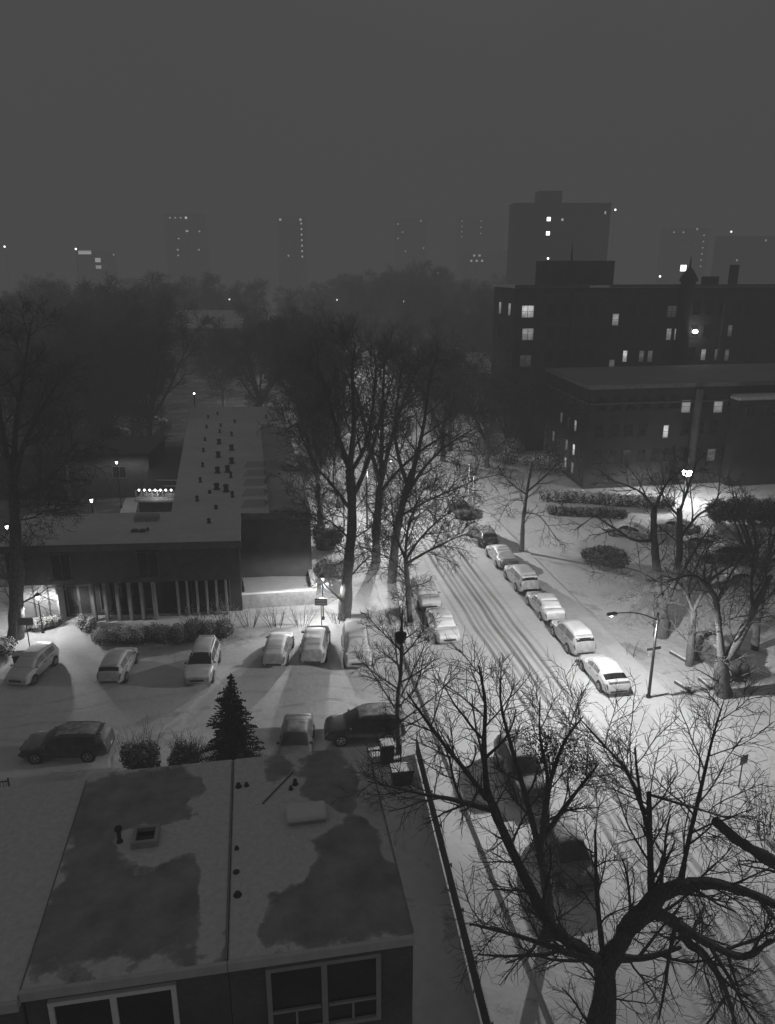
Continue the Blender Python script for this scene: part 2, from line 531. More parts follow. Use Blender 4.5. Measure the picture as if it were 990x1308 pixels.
def hedge(name, a, b, w, h, label, seed, n=2500, size=.1, mat='leaf_snow', cat='hedge', group=None, z=0.0):
    rng = random.Random(seed)
    a, b = Vector((a[0], a[1], z)), Vector((b[0], b[1], z))
    L = (b - a).length; rz = math.atan2(b.y - a.y, b.x - a.x)
    root = empty(name, (a + b) / 2, rz, label, cat, group)
    k = max(4, int(L / (w * .55)))
    blobs = []
    for i in range(k):
        x = -L / 2 + L * (i + .5) / k
        blobs.append(((x, rng.uniform(-.12, .12) * w, h * .5), (L / k * .75, w * rng.uniform(.42, .56), h * rng.uniform(.44, .56))))
    V_, Q = leaf_cloud(rng, blobs, n, size, .6)
    V_[:, 2] = np.maximum(V_[:, 2], .02)
    link(bpy.data.objects.new('foliage', np_mesh('foliage', V_, Q, M[mat])), root)
    lines = []
    for i in range(int(L * 3)):
        p = Vector((rng.uniform(-L / 2, L / 2), rng.uniform(-.3, .3) * w, -.02))
        P, R, _ = limb(rng, p, Vector((rng.uniform(-.3, .3), rng.uniform(-.3, .3), 1)), h * rng.uniform(.8, 1.2), .02, .008, 3, .15, .02)
        lines.append((P, R, 3))
    link(bpy.data.objects.new('stems', tubes_mesh('stems', lines, M['twig'], False)), root)
    return root

def conifer(name, loc, h, r, label, seed, mat='leaf_dark', n=90, cat='tree', group=None):
    rng = random.Random(seed)
    root = empty(name, loc, rng.uniform(0, 6), label, cat, group)
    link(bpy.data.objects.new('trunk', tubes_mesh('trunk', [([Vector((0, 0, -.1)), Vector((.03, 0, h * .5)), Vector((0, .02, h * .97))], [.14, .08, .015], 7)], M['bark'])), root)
    cs, ns = [], []
    V_, Q = [], []
    for k in range(n):
        t = (k + rng.random()) / n
        z = h * (.06 + .93 * t)
        L = r * (1 - t) ** .85 * rng.uniform(.5, 1.25) * (1 + .30 * math.sin(k * 2.399 + 1.0) + .22 * math.sin(t * 19 + k * .4)) + .06
        az = k * 2.399 + rng.uniform(-.3, .3)
        dirn = Vector((math.cos(az), math.sin(az), 0)); side = Vector((-dirn.y, dirn.x, 0))
        m = max(3, int(L / .13))
        for i in range(m):
            f = (i + .5) / m
            c = dirn * (L * f) + Vector((0, 0, z + .18 * L * f - .42 * L * f * f))
            for sgn in (-1, 1):
                ln = (.34 * (1 - f) + .12) * min(1, L) * rng.uniform(.7, 1.2)
                e = c + side * sgn * ln + dirn * ln * .6 + Vector((0, 0, rng.uniform(-.10, .05)))
                wv = dirn * .05 + Vector((0, 0, .035))
                b = len(V_); V_ += [c - wv, c + wv, e + wv * .4, e - wv * .4]; Q.append((b, b + 1, b + 2, b + 3))
                wv = Vector((0, 0, .06)); b = len(V_)
                V_ += [c - wv, c + wv * .6, e + wv * .3, e - wv * .7]; Q.append((b, b + 1, b + 2, b + 3))
    link(bpy.data.objects.new('crown', np_mesh('crown', [tuple(v) for v in V_], Q, M[mat])), root)
    return root

# ------------------------------------------------------------------ the setting
def sheet(name, poly, z, mat, thick=0.0):
    b = MB()
    if thick: b.prism([p[:2] for p in poly], z - thick, z)
    else: b.add([(p[0], p[1], z) for p in poly], [tuple(range(len(poly)))])
    return tag(b.build(name, mat), kind='structure')

def grid_sheet(name, u0, u1, v0, v1, z, mat, thick=0.0):
    return sheet(name, [grid(u0, v0), grid(u1, v0), grid(u1, v1), grid(u0, v1)], z, mat, thick)

sheet('ground', [(-2500, -300), (2500, -300), (2500, 4000), (-2500, 4000)], 0.0, M['ground'])

# street: a snow sheet whose own axes run across (x) and along (y) the carriageway, with worn wheel tracks
def street_material():
    m, nt, bs, L = new_mat('snowy_street')
    tc = nt.nodes.new('ShaderNodeTexCoord'); sep = nt.nodes.new('ShaderNodeSeparateXYZ')
    L.new(tc.outputs['Object'], sep.inputs[0])
    wob = nt.nodes.new('ShaderNodeTexNoise'); wob.noise_dimensions = '1D'; wob.inputs['Scale'].default_value = .05
    L.new(sep.outputs['Y'], wob.inputs['W'])
    x = math_node(nt, 'ADD', sep.outputs['X'], math_node(nt, 'MULTIPLY', math_node(nt, 'SUBTRACT', wob.outputs['Fac'], .5), .9))
    total = None
    streak = nt.nodes.new('ShaderNodeTexNoise'); streak.inputs['Scale'].default_value = 1
    mp = nt.nodes.new('ShaderNodeMapping'); mp.inputs['Scale'].default_value = (3.5, .12, 1)
    L.new(tc.outputs['Object'], mp.inputs[0]); L.new(mp.outputs[0], streak.inputs['Vector']); streak.inputs['Detail'].default_value = 5
    for c, w, a in ((-1.55, .13, .75), (-1.05, .12, .55), (-.62, .12, .45), (-.02, .14, .85), (.42, .12, .7), (1.05, .11, .45), (1.55, .12, .8), (-2.3, .10, .28), (2.2, .10, .25)):
        d = math_node(nt, 'ABSOLUTE', math_node(nt, 'SUBTRACT', x, c))
        mr = nt.nodes.new('ShaderNodeMapRange'); mr.interpolation_type = 'SMOOTHSTEP'
        mr.inputs['From Min'].default_value = w * 1.9; mr.inputs['From Max'].default_value = w * .5
        mr.inputs['To Max'].default_value = a
        L.new(d, mr.inputs['Value'])
        total = mr.outputs[0] if total is None else math_node(nt, 'MAXIMUM', total, mr.outputs[0])
    sk = ramp(nt, streak.outputs['Fac'], [(.35, .5), (.62, 1.0)]).outputs[0]
    tr = math_node(nt, 'MULTIPLY', total, sk)
    a = noise(nt, .2, 5); b = noise(nt, 2.2, 6, .65)
    f = math_node(nt, 'ADD', math_node(nt, 'MULTIPLY', a.outputs['Fac'], .6), math_node(nt, 'MULTIPLY', b.outputs['Fac'], .4))
    base = ramp(nt, f, [(.3, .56), (.62, .76)]).outputs[0]
    mid = ramp(nt, math_node(nt, 'ABSOLUTE', sep.outputs['X']), [(0, .88), (.5, 1.0)]).outputs[0]
    L.new(mixc(nt, tr, base, .07), bs.inputs['Base Color'])
    bs.inputs['Roughness'].default_value = .75
    h = math_node(nt, 'SUBTRACT', math_node(nt, 'MULTIPLY', b.outputs['Fac'], .5), tr)
    L.new(bump(nt, h, .6, .05), bs.inputs['Normal'])
    return m

def local_sheet(name, u0, u1, v0, v1, z, mat):
    cu, cv = (u0 + u1) / 2, (v0 + v1) / 2
    b = MB(); w, l = (u1 - u0) / 2, (v1 - v0) / 2
    b.add([(-w, -l, 0), (w, -l, 0), (w, l, 0), (-w, l, 0)], [(0, 1, 2, 3)])
    o = b.build(name, mat); p = grid(cu, cv, z); o.location = p; o.rotation_euler = (0, 0, TH)
    return tag(o, kind='structure')

def lot_material():
    m, nt, bs, L = new_mat('rutted_lot')
    tc = nt.nodes.new('ShaderNodeTexCoord'); sep = nt.nodes.new('ShaderNodeSeparateXYZ'); L.new(tc.outputs['Object'], sep.inputs[0])
    wn = noise(nt, .09, 2); wn2 = noise(nt, .8, 3)
    y = math_node(nt, 'ADD', sep.outputs['Y'], math_node(nt, 'MULTIPLY', math_node(nt, 'SUBTRACT', wn.outputs['Fac'], .5), 7.0))
    x = math_node(nt, 'ADD', sep.outputs['X'], math_node(nt, 'MULTIPLY', math_node(nt, 'SUBTRACT', wn.outputs['Fac'], .5), 16.0))
    tot = None
    for src, c, a in ((y, -2.4, .5), (y, -.9, .5), (y, .6, .35), (y, 2.1, .35), (x, 3.1, .3), (x, 4.6, .3), (x, -9.2, .3), (x, -7.7, .3)):
        d = math_node(nt, 'ABSOLUTE', math_node(nt, 'SUBTRACT', src, c))
        mr = nt.nodes.new('ShaderNodeMapRange'); mr.interpolation_type = 'SMOOTHSTEP'
        mr.inputs['From Min'].default_value = .26; mr.inputs['From Max'].default_value = .06; mr.inputs['To Max'].default_value = a
        L.new(d, mr.inputs['Value']); tot = mr.outputs[0] if tot is None else math_node(nt, 'MAXIMUM', tot, mr.outputs[0])
    tot = math_node(nt, 'MULTIPLY', tot, ramp(nt, wn2.outputs['Fac'], [(.38, .1), (.62, 1)]).outputs[0])
    a = noise(nt, .22, 5); b = noise(nt, 2.4, 7, .68)
    f = math_node(nt, 'ADD', math_node(nt, 'MULTIPLY', a.outputs['Fac'], .6), math_node(nt, 'MULTIPLY', b.outputs['Fac'], .4))
    base = ramp(nt, f, [(.32, .54), (.62, .74)]).outputs[0]
    L.new(mixc(nt, tot, base, .36), bs.inputs['Base Color']); bs.inputs['Roughness'].default_value = .75
    h = math_node(nt, 'SUBTRACT', math_node(nt, 'MULTIPLY', b.outputs['Fac'], .8), tot)
    L.new(bump(nt, h, .6, .07), bs.inputs['Normal'])
    return m

UC = 17.2                                   # street centre line in grid coordinates
local_sheet('street', UC - 5.6, UC + 5.6, -20, 420, .004, street_material())
local_sheet('cross_street', UC + 5.6, UC + 110, 84.5, 92.5, .008, M['walk'])
local_sheet('parking_lot', -28, 9.2, 37.0, 50.6, .004, lot_material())
local_sheet('side_lot', 26.5, 52, 50.5, 78, .004, M['lot'])
for nm, u0, u1, v0, v1 in (('sidewalk', 9.4, 11.5, 10, 83.5), ('sidewalk', 23.0, 25.2, 10, 83.5)):
    b = MB(); b.rbox((0, 0, 0), (u1 - u0, v1 - v0, .13), .05)
    o = b.build(nm, M['walk']); o.location = grid((u0 + u1) / 2, (v0 + v1) / 2, .065); o.rotation_euler = (0, 0, TH)
    tag(o, kind='structure')
sheet('path', [(-25.17, 53.37, 0.00), (-23.19, 53.37, 0.00), (-21.62, 49.80, 0.00), (-24.10, 49.80, 0.00)], .012, M['walk'])
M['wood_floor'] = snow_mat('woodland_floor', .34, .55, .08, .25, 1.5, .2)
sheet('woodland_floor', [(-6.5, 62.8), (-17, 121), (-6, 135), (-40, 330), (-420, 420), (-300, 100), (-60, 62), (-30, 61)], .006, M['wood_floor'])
local_sheet('yard', 3.6, 9.3, 15, 36, .006, M['yard'])

# ------------------------------------------------------------------ windows and buildings
def add_window(parent, c, w, h, rz, frame='trim_grey', pane='glass', bars=(1, 1), depth=.09, fr=.07):
    """window part (its frame mesh) with pane as sub-part. c: centre on the wall plane; the wall's outward normal is (sin rz, -cos rz)"""
    b = MB(); ex = Vector((math.cos(rz), math.sin(rz), 0)); n = Vector((math.sin(rz), -math.cos(rz), 0)); c = Vector(c)
    def bar(x, z, ww, hh, off=.0, dd=depth): b.box(c + ex * x + Vector((0, 0, z)) + n * (dd / 2 + off), (ww, dd, hh), rz)
    bar(0, h / 2 - fr / 2, w, fr); bar(0, -h / 2 + fr / 2, w, fr)
    bar(-w / 2 + fr / 2, 0, fr, h - 2 * fr - .004); bar(w / 2 - fr / 2, 0, fr, h - 2 * fr - .004)
    for i in range(1, bars[0]): bar(-w / 2 + w * i / bars[0], 0, fr * .8, h - 2 * fr - .004, 0, depth * .8)
    for i in range(1, bars[1]): bar(0, -h / 2 + h * i / bars[1], w - 2 * fr - .004, fr * .7, 0, depth * .7)
    bar(0, -h / 2 - .04, w + .16, .07, 0, depth + .08)
    o = b.build('window', M[frame], parent)
    q = MB(); hw, hh = w / 2 - fr * .6, h / 2 - fr * .6
    q.add([c + n * .03 + ex * sx * hw + Vector((0, 0, sz * hh)) for sx, sz in ((-1, -1), (1, -1), (1, 1), (-1, 1))], [(0, 1, 2, 3)])
    q.build('pane', M[pane], o)
    return o

def wall_local(parent, off=(0, 0, 0)): pass

# --- the row houses just below the camera: flat snowy roofs, units side by side
def roof_material(seed, amount, mx):
    m, nt, bs, L = new_mat('flat_roof_%d' % seed)
    tc = nt.nodes.new('ShaderNodeTexCoord')
    mp = nt.nodes.new('ShaderNodeMapping'); mp.inputs['Location'].default_value = (seed * 7.3, seed * 3.1, 0)
    L.new(tc.outputs['Object'], mp.inputs[0])
    p = nt.nodes.new('ShaderNodeTexNoise'); p.inputs['Scale'].default_value = .55; p.inputs['Detail'].default_value = 7; p.inputs['Roughness'].default_value = .55
    L.new(mp.outputs[0], p.inputs['Vector'])
    sep = nt.nodes.new('ShaderNodeSeparateXYZ'); L.new(tc.outputs['Object'], sep.inputs[0])
    f = p.outputs['Fac']
    # blown-clear areas of the roof, given as ellipses on the roof itself
    for cx, cy, rx, ry, amp in mx:
        a = math_node(nt, 'DIVIDE', math_node(nt, 'SUBTRACT', sep.outputs['X'], cx), rx)
        b_ = math_node(nt, 'DIVIDE', math_node(nt, 'SUBTRACT', sep.outputs['Y'], cy), ry)
        r2 = math_node(nt, 'SQRT', math_node(nt, 'ADD', math_node(nt, 'MULTIPLY', a, a), math_node(nt, 'MULTIPLY', b_, b_)))
        mr = nt.nodes.new('ShaderNodeMapRange'); mr.inputs['From Min'].default_value = 1.5; mr.inputs['From Max'].default_value = .4; mr.inputs['To Max'].default_value = amp
        L.new(r2, mr.inputs['Value'])
        f = math_node(nt, 'ADD', f, mr.outputs[0])
    pf = noise(nt, 2.6, 7, .65)
    f = math_node(nt, 'ADD', f, math_node(nt, 'MULTIPLY', math_node(nt, 'SUBTRACT', pf.outputs['Fac'], .5), .30))
    mask = ramp(nt, f, [(.56, 0.0), (.585, .6), (.64, 1.0)]).outputs[0]
    fine = noise(nt, 5, 6, .7)
    thin = ramp(nt, fine.outputs['Fac'], [(.3, .54), (.7, .74)]).outputs[0]
    a = noise(nt, 1.1, 6, .6)
    bare = ramp(nt, a.outputs['Fac'], [(.3, .20), (.7, .36)]).outputs[0]
    L.new(mixc(nt, mask, thin, bare), bs.inputs['Base Color'])
    bs.inputs['Roughness'].default_value = .85
    h = math_node(nt, 'SUBTRACT', math_node(nt, 'MULTIPLY', fine.outputs['Fac'], .3), mask)
    L.new(bump(nt, h, .5, .04), bs.inputs['Normal'])
    return m

ROOF_Z = 9.0
def row_house(u0, u1, label, seed, mx, v0=15.85, v1=24.6, zr=ROOF_Z):
    cu = (u0 + u1) / 2
    root = empty('row_house', grid(cu, (v0 + v1) / 2), TH, label, 'row house', 'flat-roofed row houses')
    w, d = u1 - u0, v1 - v0
    MB().box((0, 0, (zr - .28) / 2), (w - .01, d - .3, zr - .28)).build('wall', M['brick_mid'], root)
    r = MB(); r.rbox((0, 0, zr - .12), (w - .012, d, .24), .05)
    roof = r.build('roof', roof_material(seed, .5, mx), root)
    f = MB(); f.box((0, -d / 2 - .045, zr - .11), (w - .012, .08, .30)); f.box((0, -d / 2 - .10, zr + .02), (w - .012, .04, .06))
    f.build('fascia', M['trim'], root)
    p = MB(); p.rbox((w / 2 - .03, -.05, zr + .02), (.06, d - .25, .05), .02)
    p.build('parapet', M['trim_grey'], root)
    return root, w, d

h1, w1, d1 = row_house(-6.49, -1.46, 'flat-roofed row house with snow-blown roof and square skylight, pale twin window below its edge', 1,
    [(-.5, 2.7, 2.0, 1.35, .40), (-.5, -2.3, 2.0, 1.6, .42), (-1.5, .2, .9, 2.6, .32), (1.2, -2.0, .8, 1.2, .22), (1.0, .6, 1.1, .6, -.35), (-.4, .8, .8, .5, -.3), (2.1, 1.5, .45, 5, -.4)])
h2, w2, d2 = row_house(-1.45, 3.48, 'end row house with half-bare snowy roof and low snow-capped roof hatch, nearest the fence', 2,
    [(.6, -2.9, 2.0, 1.2, .44), (1.3, -1.5, 1.1, 1.4, .40), (.9, 2.7, .9, 1.6, .34), (-.9, 3.4, .5, .6, .3), (-2.0, 0, .5, 5, -.4), (-.2, .7, 1.0, .7, -.4), (-.7, -1.2, .6, .9, -.3), (2.3, 2.2, .4, 2.6, -.3)])
h3, w3, d3 = row_house(-11.6, -6.51, 'row house at the left border, its plain roof fully under snow', 3, [(1.2, 3.4, 1.2, .3, .25), (0, 0, 3, 5, -.25)], 15.75, 24.6, ROOF_Z - .18)
h4, w4, d4 = row_house(-16.7, -11.62, 'far-left row house whose roof only shows as a snowy corner', 4, [(0, 0, 3, 5, -.25)], 15.75, 24.6, ROOF_Z - .18)

def twin_window(root, x0, x1, d, zt, zb, frame):
    """wide twin window: two big panes above small vents"""
    y = -d / 2 + .15
    cx = (x0 + x1) / 2; w = x1 - x0; fr = .13
    b = MB(); zs = zb + .78
    def bar(x, z, ww, hh, dd=.12): b.box((x, y - dd / 2, z), (ww, dd, hh))
    bar(cx, zt - fr / 2, w, fr); bar(cx, zb + fr / 2, w, fr)
    for x, e in ((x0 + fr / 2, fr), (x1 - fr / 2, fr), (cx, fr * 1.2)): bar(x, (zt + zb) / 2, e, zt - zb - 2 * fr - .004, .115)
    for k in (-1, 1): bar(cx + k * (w / 4), zs, w / 2 - fr * 1.62, .07, .10)
    for k in (-1, 1): bar(cx + k * (w / 4), (zs + zb) / 2 + .05, .06, zs - zb - fr - .08, .095)
    o = b.build('window', M[frame], root)
    q = MB(); q.add([(x0 + .08, y - .03, zb + .08), (x1 - .08, y - .03, zb + .08), (x1 - .08, y - .03, zt - .08), (x0 + .08, y - .03, zt - .08)], [(0, 1, 2, 3)])
    q.build('pane', M['glass'], o)
twin_window(h1, -1.95, 1.18, d1, 8.45, 6.15, 'frame_white')
twin_window(h2, -1.52, 1.55, d2, 8.5, 6.15, 'trim_grey')
twin_window(h1, -1.95, 1.18, d1, 5.2, 2.8, 'trim')
twin_window(h2, -1.52, 1.55, d2, 5.2, 2.8, 'trim_grey')

def vent_pipe(root, x, y, r=.09, h=.4, capped=True, z=ROOF_Z):
    b = MB().lathe((x, y, z - .02), [(r * 1.7, 0), (r * 1.6, .05), (r, .08), (r, h)], 10)
    if capped: b.lathe((x, y, z + h - .02), [(r * 1.1, 0), (r * 1.9, .06), (r * 1.7, .14), (r * .5, .2)], 10)
    return b.build('vent_pipe', M['metal_dark'], root)
def local_on(root, u, v, u0, u1, v0=15.85, v1=24.6): return u - (u0 + u1) / 2, v - (v0 + v1) / 2
x, y = local_on(h1, -4.87, 20.86, -6.49, -1.46); vent_pipe(h1, x, y, .065, .42)
x, y = local_on(h1, -4.07, 20.83, -6.49, -1.46)
b = MB()
for sx, sy, ww, dd in ((0, -.34, .8, .12), (0, .34, .8, .12), (-.34, 0, .12, .56), (.34, 0, .12, .56)): b.box((x + sx, y + sy, ROOF_Z + .1), (ww, dd, .24))
sk = b.build('skylight', M['trim_grey'], h1)
MB().box((x, y, ROOF_Z + .05), (.56, .56, .03)).build('pane', M['glass'], sk)
for u, v, r, hh in ((-1.25, 22.94, .07, .16), (-.98, 22.95, .055, .14), (.68, 22.74, .065, .22), (.52, 22.5, .05, .15), (-1.27, 19.92, .045, .12), (-1.27, 18.95, .06, .08), (-1.22, 18.05, .075, .12)):
    x, y = local_on(h2, u, v, -1.45, 3.48); vent_pipe(h2, x, y, r, hh, r > .08)
x, y = local_on(h2, .95, 21.0, -1.45, 3.48)
b = MB().rbox((x, y, ROOF_Z + .09), (1.2, .7, .2), .05)
hb = b.build('roof_hatch', M['trim_grey'], h2)
MB().rbox((x, y, ROOF_Z + .235), (1.3, .8, .13), .06).build('snow_cap', M['carsnow'], hb)
b = MB(); x, y = local_on(h2, -.2, 22.9, -1.45, 3.48)
b.box((x + .3, y - .25, ROOF_Z + .02), (1.9, .04, .04), .95); b.build('conduit', M['trim_dark'], h2)

# --- the L-shaped flat-roofed building beyond the parking lot
LB = empty('flat_roofed_building', (-15, 60, 0), 0, 'long L-shaped two-storey building with snowy flat roof dotted with vents', 'building')
LB_Z = 6.5
FA, FB = (-28.5, 53.45), (-11.3, 54.75)                       # front wall, left and right ends
def off(p): return (p[0] + 15, p[1] - 60) + tuple(p[2:])
front_dir = Vector((FB[0] - FA[0], FB[1] - FA[1], 0)).normalized(); frz = math.atan2(front_dir.y, front_dir.x)
wing_in = (-18.0, 61.6); wing_far_in = (-29.2, 113.9); wing_far_out = (-16.0, 113.9); wing_out = (-6.5, 61.6); notch = (-12.55, 61.6)
foot = [FA, FB, notch, wing_out, wing_far_out, wing_far_in, wing_in, (-29.9, 60.6)]
# upper storey overhangs the recessed ground floor along the front
up_poly = [off(p) for p in [FA, FB, notch, (-18.0, 61.6), (-29.9, 60.6)]]
MB().prism(up_poly, 3.3, LB_Z - .35).build('wall', M['dark_panel'], LB)
gf = [off(p) for p in [(-28.3, 54.9), (-11.6, 56.2), (-12.56, 61.59), (-18.0, 61.59), (-29.8, 60.59)]]
MB().prism(gf, 0, 3.3).build('ground_floor_wall', M['brick'], LB)
wing_poly = [off(p) for p in [(-12.56, 61.61), wing_out, wing_far_out, wing_far_in, (-18.0, 61.61)]]
MB().prism(wing_poly, 0, LB_Z - .35).build('wing_wall', M['dark_panel'], LB)
def shift_poly(poly, s):
    cx = sum(p[0] for p in poly) / len(poly); cy = sum(p[1] for p in poly) / len(poly)
    return [(p[0] + (s if p[0] > cx else -s), p[1] + (s if p[1] > cy else -s)) for p in poly]
rp = [off(p) for p in [(-28.8, 53.2), (-11.1, 54.5), (-12.3, 61.35), (-6.35, 61.35), (-15.8, 114.2), (-29.5, 114.2), (-18.3, 61.9), (-30.2, 61.0)]]
LM = snow_mat('roof_snow', .74, .22, .45, .35, 2, .05)
MB().prism(rp, LB_Z - .34, LB_Z).build('roof', LM, LB)
b = MB()
def strip(b, p, q, z0, z1, t, inset=0.0):
    p, q = Vector((*off(p)[:2], 0)), Vector((*off(q)[:2], 0)); d = (q - p); L = d.length; rz = math.atan2(d.y, d.x)
    b.box((p + q) / 2 + Vector((0, 0, (z0 + z1) / 2)), (L, t, z1 - z0), rz)
strip(b, (-28.85, 53.12), (-11.0, 54.42), LB_Z - .46, LB_Z + .05, .12)
strip(b, (-12.3, 61.27), (-6.3, 61.27), LB_Z - .46, LB_Z + .05, .12)
b.build('fascia', M['trim_dark'], LB)
# shallow sloped strip and ridged skylight mounds along the wing's outer half
sl = []
zf = LB_Z + .05
P1, P2, P3, P4 = [Vector((*off(p)[:2], 0)) for p in [(-9.6, 61.6), (-6.5, 61.6), (-13.0, 98), (-16.1, 98)]]
b = MB(); b.add([P1 + Vector((0, 0, zf + .55)), P2 + Vector((0, 0, zf - .01)), P3 + Vector((0, 0, zf - .01)), P4 + Vector((0, 0, zf + .55)),
                 P1 + Vector((-.35, 0, zf - .02)), P4 + Vector((-.35, 0, zf - .02)), P2 + Vector((0, 0, zf - .03)), P3 + Vector((0, 0, zf - .03))],
                [(0, 1, 2, 3), (4, 0, 3, 5), (0, 4, 6, 1), (3, 2, 7, 5)])
b.build('sloped_roof', snow_mat('slope_snow', .42, .40, .14, .35, 2, .06), LB)
for k in range(5):
    p = Vector((*off((-11.6 - k * .62 * .9, 63.8 + k * 3.5))[:2], LB_Z))
    b = MB(); w, d = 1.05, .9
    b.add([p + Vector(q) for q in [(-w, -d, -.01), (w, -d + .25, -.01), (w, d + .25, -.01), (-w, d, -.01), (-w * .8, .25, .42), (w * .8, .5, .42)]],
          [(0, 1, 5, 4), (2, 3, 4, 5), (1, 2, 5), (3, 0, 4)])
    b.build('roof_monitor', snow_mat('monitor_snow', .5, .3, .2, .8), LB)
VENT_AT = [(-23.98, 107.42, 6.50), (-21.78, 98.90, 6.50), (-24.77, 105.02, 6.50), (-23.38, 97.86, 6.50), (-21.04, 94.86, 6.50), (-19.19, 92.96, 6.50), (-21.85, 90.23, 6.50), (-19.80, 88.49, 6.50), (-17.69, 85.20, 6.50), (-20.71, 84.41, 6.50), (-18.48, 81.76, 6.50), (-16.47, 78.91, 6.50), (-19.22, 77.56, 6.50), (-17.13, 74.97, 6.50), (-16.17, 75.29, 6.50), (-18.03, 71.38, 6.50), (-15.92, 68.89, 6.50), (-14.88, 68.09, 6.50), (-13.96, 66.30, 6.50), (-16.84, 65.07, 6.50), (-14.68, 62.74, 6.50), (-14.43, 58.90, 6.50), (-20.45, 101.60, 6.50), (-16.77, 105.02, 6.50), (-15.54, 98.90, 6.50), (-14.24, 92.03, 6.50), (-12.98, 85.20, 6.50), (-11.75, 78.91, 6.50), (-10.61, 72.84, 6.50), (-16.29, 67.57, 6.50), (-15.43, 73.14, 6.50)]
VENT_H = [.3, .3, .3, .3, .35, .4, .3, .45, .5, .3, .5, .5, .3, .5, .55, .35, .45, .55, .4, .35, .2, .25, .3, .3, .3, .3, .3, .3, .35, .15, .4]
for (x, y, z), hh in zip(VENT_AT, VENT_H):
    xx, yy = x + 15, y - 60
    r = .12 + .10 * (hh > .42)
    MB().lathe((xx, yy, LB_Z - .02), [(r * 1.5, 0), (r * 1.4, .08), (r, .12), (r, hh), (r * 1.35, hh + .04), (r * 1.2, hh + .14), (r * .3, hh + .2)], 9).build('vent', M['metal_dark'], LB)
for (x, y, z), (ww, dd, hh) in (((-19.68, 59.71, 6.50), (1.9, .9, .45)), ((-19.77, 56.76, 6.50), (.5, .5, .18)), ((-19.16, 56.76, 6.50), (.5, .5, .18)), ((-18.79, 56.95, 6.50), (.18, .18, .3))):
    MB().rbox((x + 15, y - 60, LB_Z + hh / 2 - .01), (ww, dd, hh), .05, frz).build('roof_curb', M['trim_grey'] if ww > 1 else M['trim_dark'], LB)

nf = Vector((front_dir.y, -front_dir.x, 0))
def on_front(s, z, back=0.0):
    """point on the front wall, s metres from its left end"""
    p = Vector((FA[0], FA[1], 0)) + front_dir * s - nf * back
    return Vector((p.x + 15, p.y - 60, z))
for s, w, pane in ((4.0, 1.5, 'glass'), (10.4, 1.6, 'glass')):
    add_window(LB, on_front(s, 4.75), w, 2.1, frz, 'trim_dark', pane, (2, 1))
# ground floor: white entrance panels at the left, glazed door, row of pale fins, dark shopfront glass
for k in range(3):
    MB().box(on_front(.55 + k * 1.1, 1.6, 1.44), (1.06, .06, 3.1), frz).build('entrance_panel', M['panel_white'], LB)
for k in range(2):
    MB().box(on_front(1.1 + k * 1.1, 1.6, 1.38), (.09, .12, 3.1), frz).build('panel_post', M['trim_dark'], LB)
MB().box(on_front(.3, 3.27, .7), (7.0, 1.35, .03), frz).build('soffit', M['panel_white'], LB)
MB().box(on_front(3.35, 1.62, .72), (.12, 1.3, 3.2), frz).build('side_panel', M['panel_white'], LB)
d = MB(); d.box(on_front(4.5, 1.35, 1.42), (1.9, .1, 2.7), frz)
door = d.build('door', M['trim_dark'], LB)
q = MB()
for sx in (-.45, .45): q.box(on_front(4.5 + sx, 1.4, 1.36), (.72, .03, 2.3), frz)
q.build('pane', M['glass'], door)
q = MB()
for sx in (-.06, .06): q.tube([on_front(4.5 + sx, 1.0, 1.30), on_front(4.5 + sx, 1.4, 1.30)], .02, 6)
q.build('handle', M['metal_grey'], door)
for k in range(6):
    s = 5.9 + k * .92
    MB().box(on_front(s, 1.62, .45), (.22, .5, 3.22), frz).build('fin', M['trim_mid'], LB)
for k in range(6):
    s = 12.2 + k * .75
    MB().box(on_front(s, 1.62, .95), (.14, .35, 3.22), frz).build('fin', M['trim_mid'], LB)
for s, w in ((8.2, 4.2), (14.2, 4.0)):
    add_window(LB, on_front(s, 1.7, 1.44), w, 2.5, frz, 'trim_dark', 'glass', (4, 1))
# patio wall in front of the wing's end
PWm = empty('patio_wall', (-8.62, 57.41, 0.00), 0, 'low snow-capped patio wall turning a corner beside the wing end', 'wall')
px0 = Vector((-8.62, 57.41, 0.00)); b = MB(); cp = MB()
for a, c_ in (((-11.55, 56.65, 0.00), (-5.95, 57.56, 0.00)), ((-5.95, 57.56, 0.00), (-6.80, 62.37, 0.00))):
    a, c_ = Vector(a) - px0, Vector(c_) - px0; dd = c_ - a
    b.box((a + c_) / 2 + Vector((0, 0, .62)), (dd.length + .2, .28, 1.24), math.atan2(dd.y, dd.x))
    cp.rbox((a + c_) / 2 + Vector((0, 0, 1.31)), (dd.length + .36, .4, .14), .05, math.atan2(dd.y, dd.x))
b.build('wall_body', M['concrete'], PWm); cp.build('snow_cap', M['snow'], PWm)
sheet('patio', [(-11.41, 56.95, 0.00), (-6.11, 57.87, 0.00), (-6.76, 62.01, 0.00), (-12.51, 61.31, 0.00)], .75, M['snow'], .74)

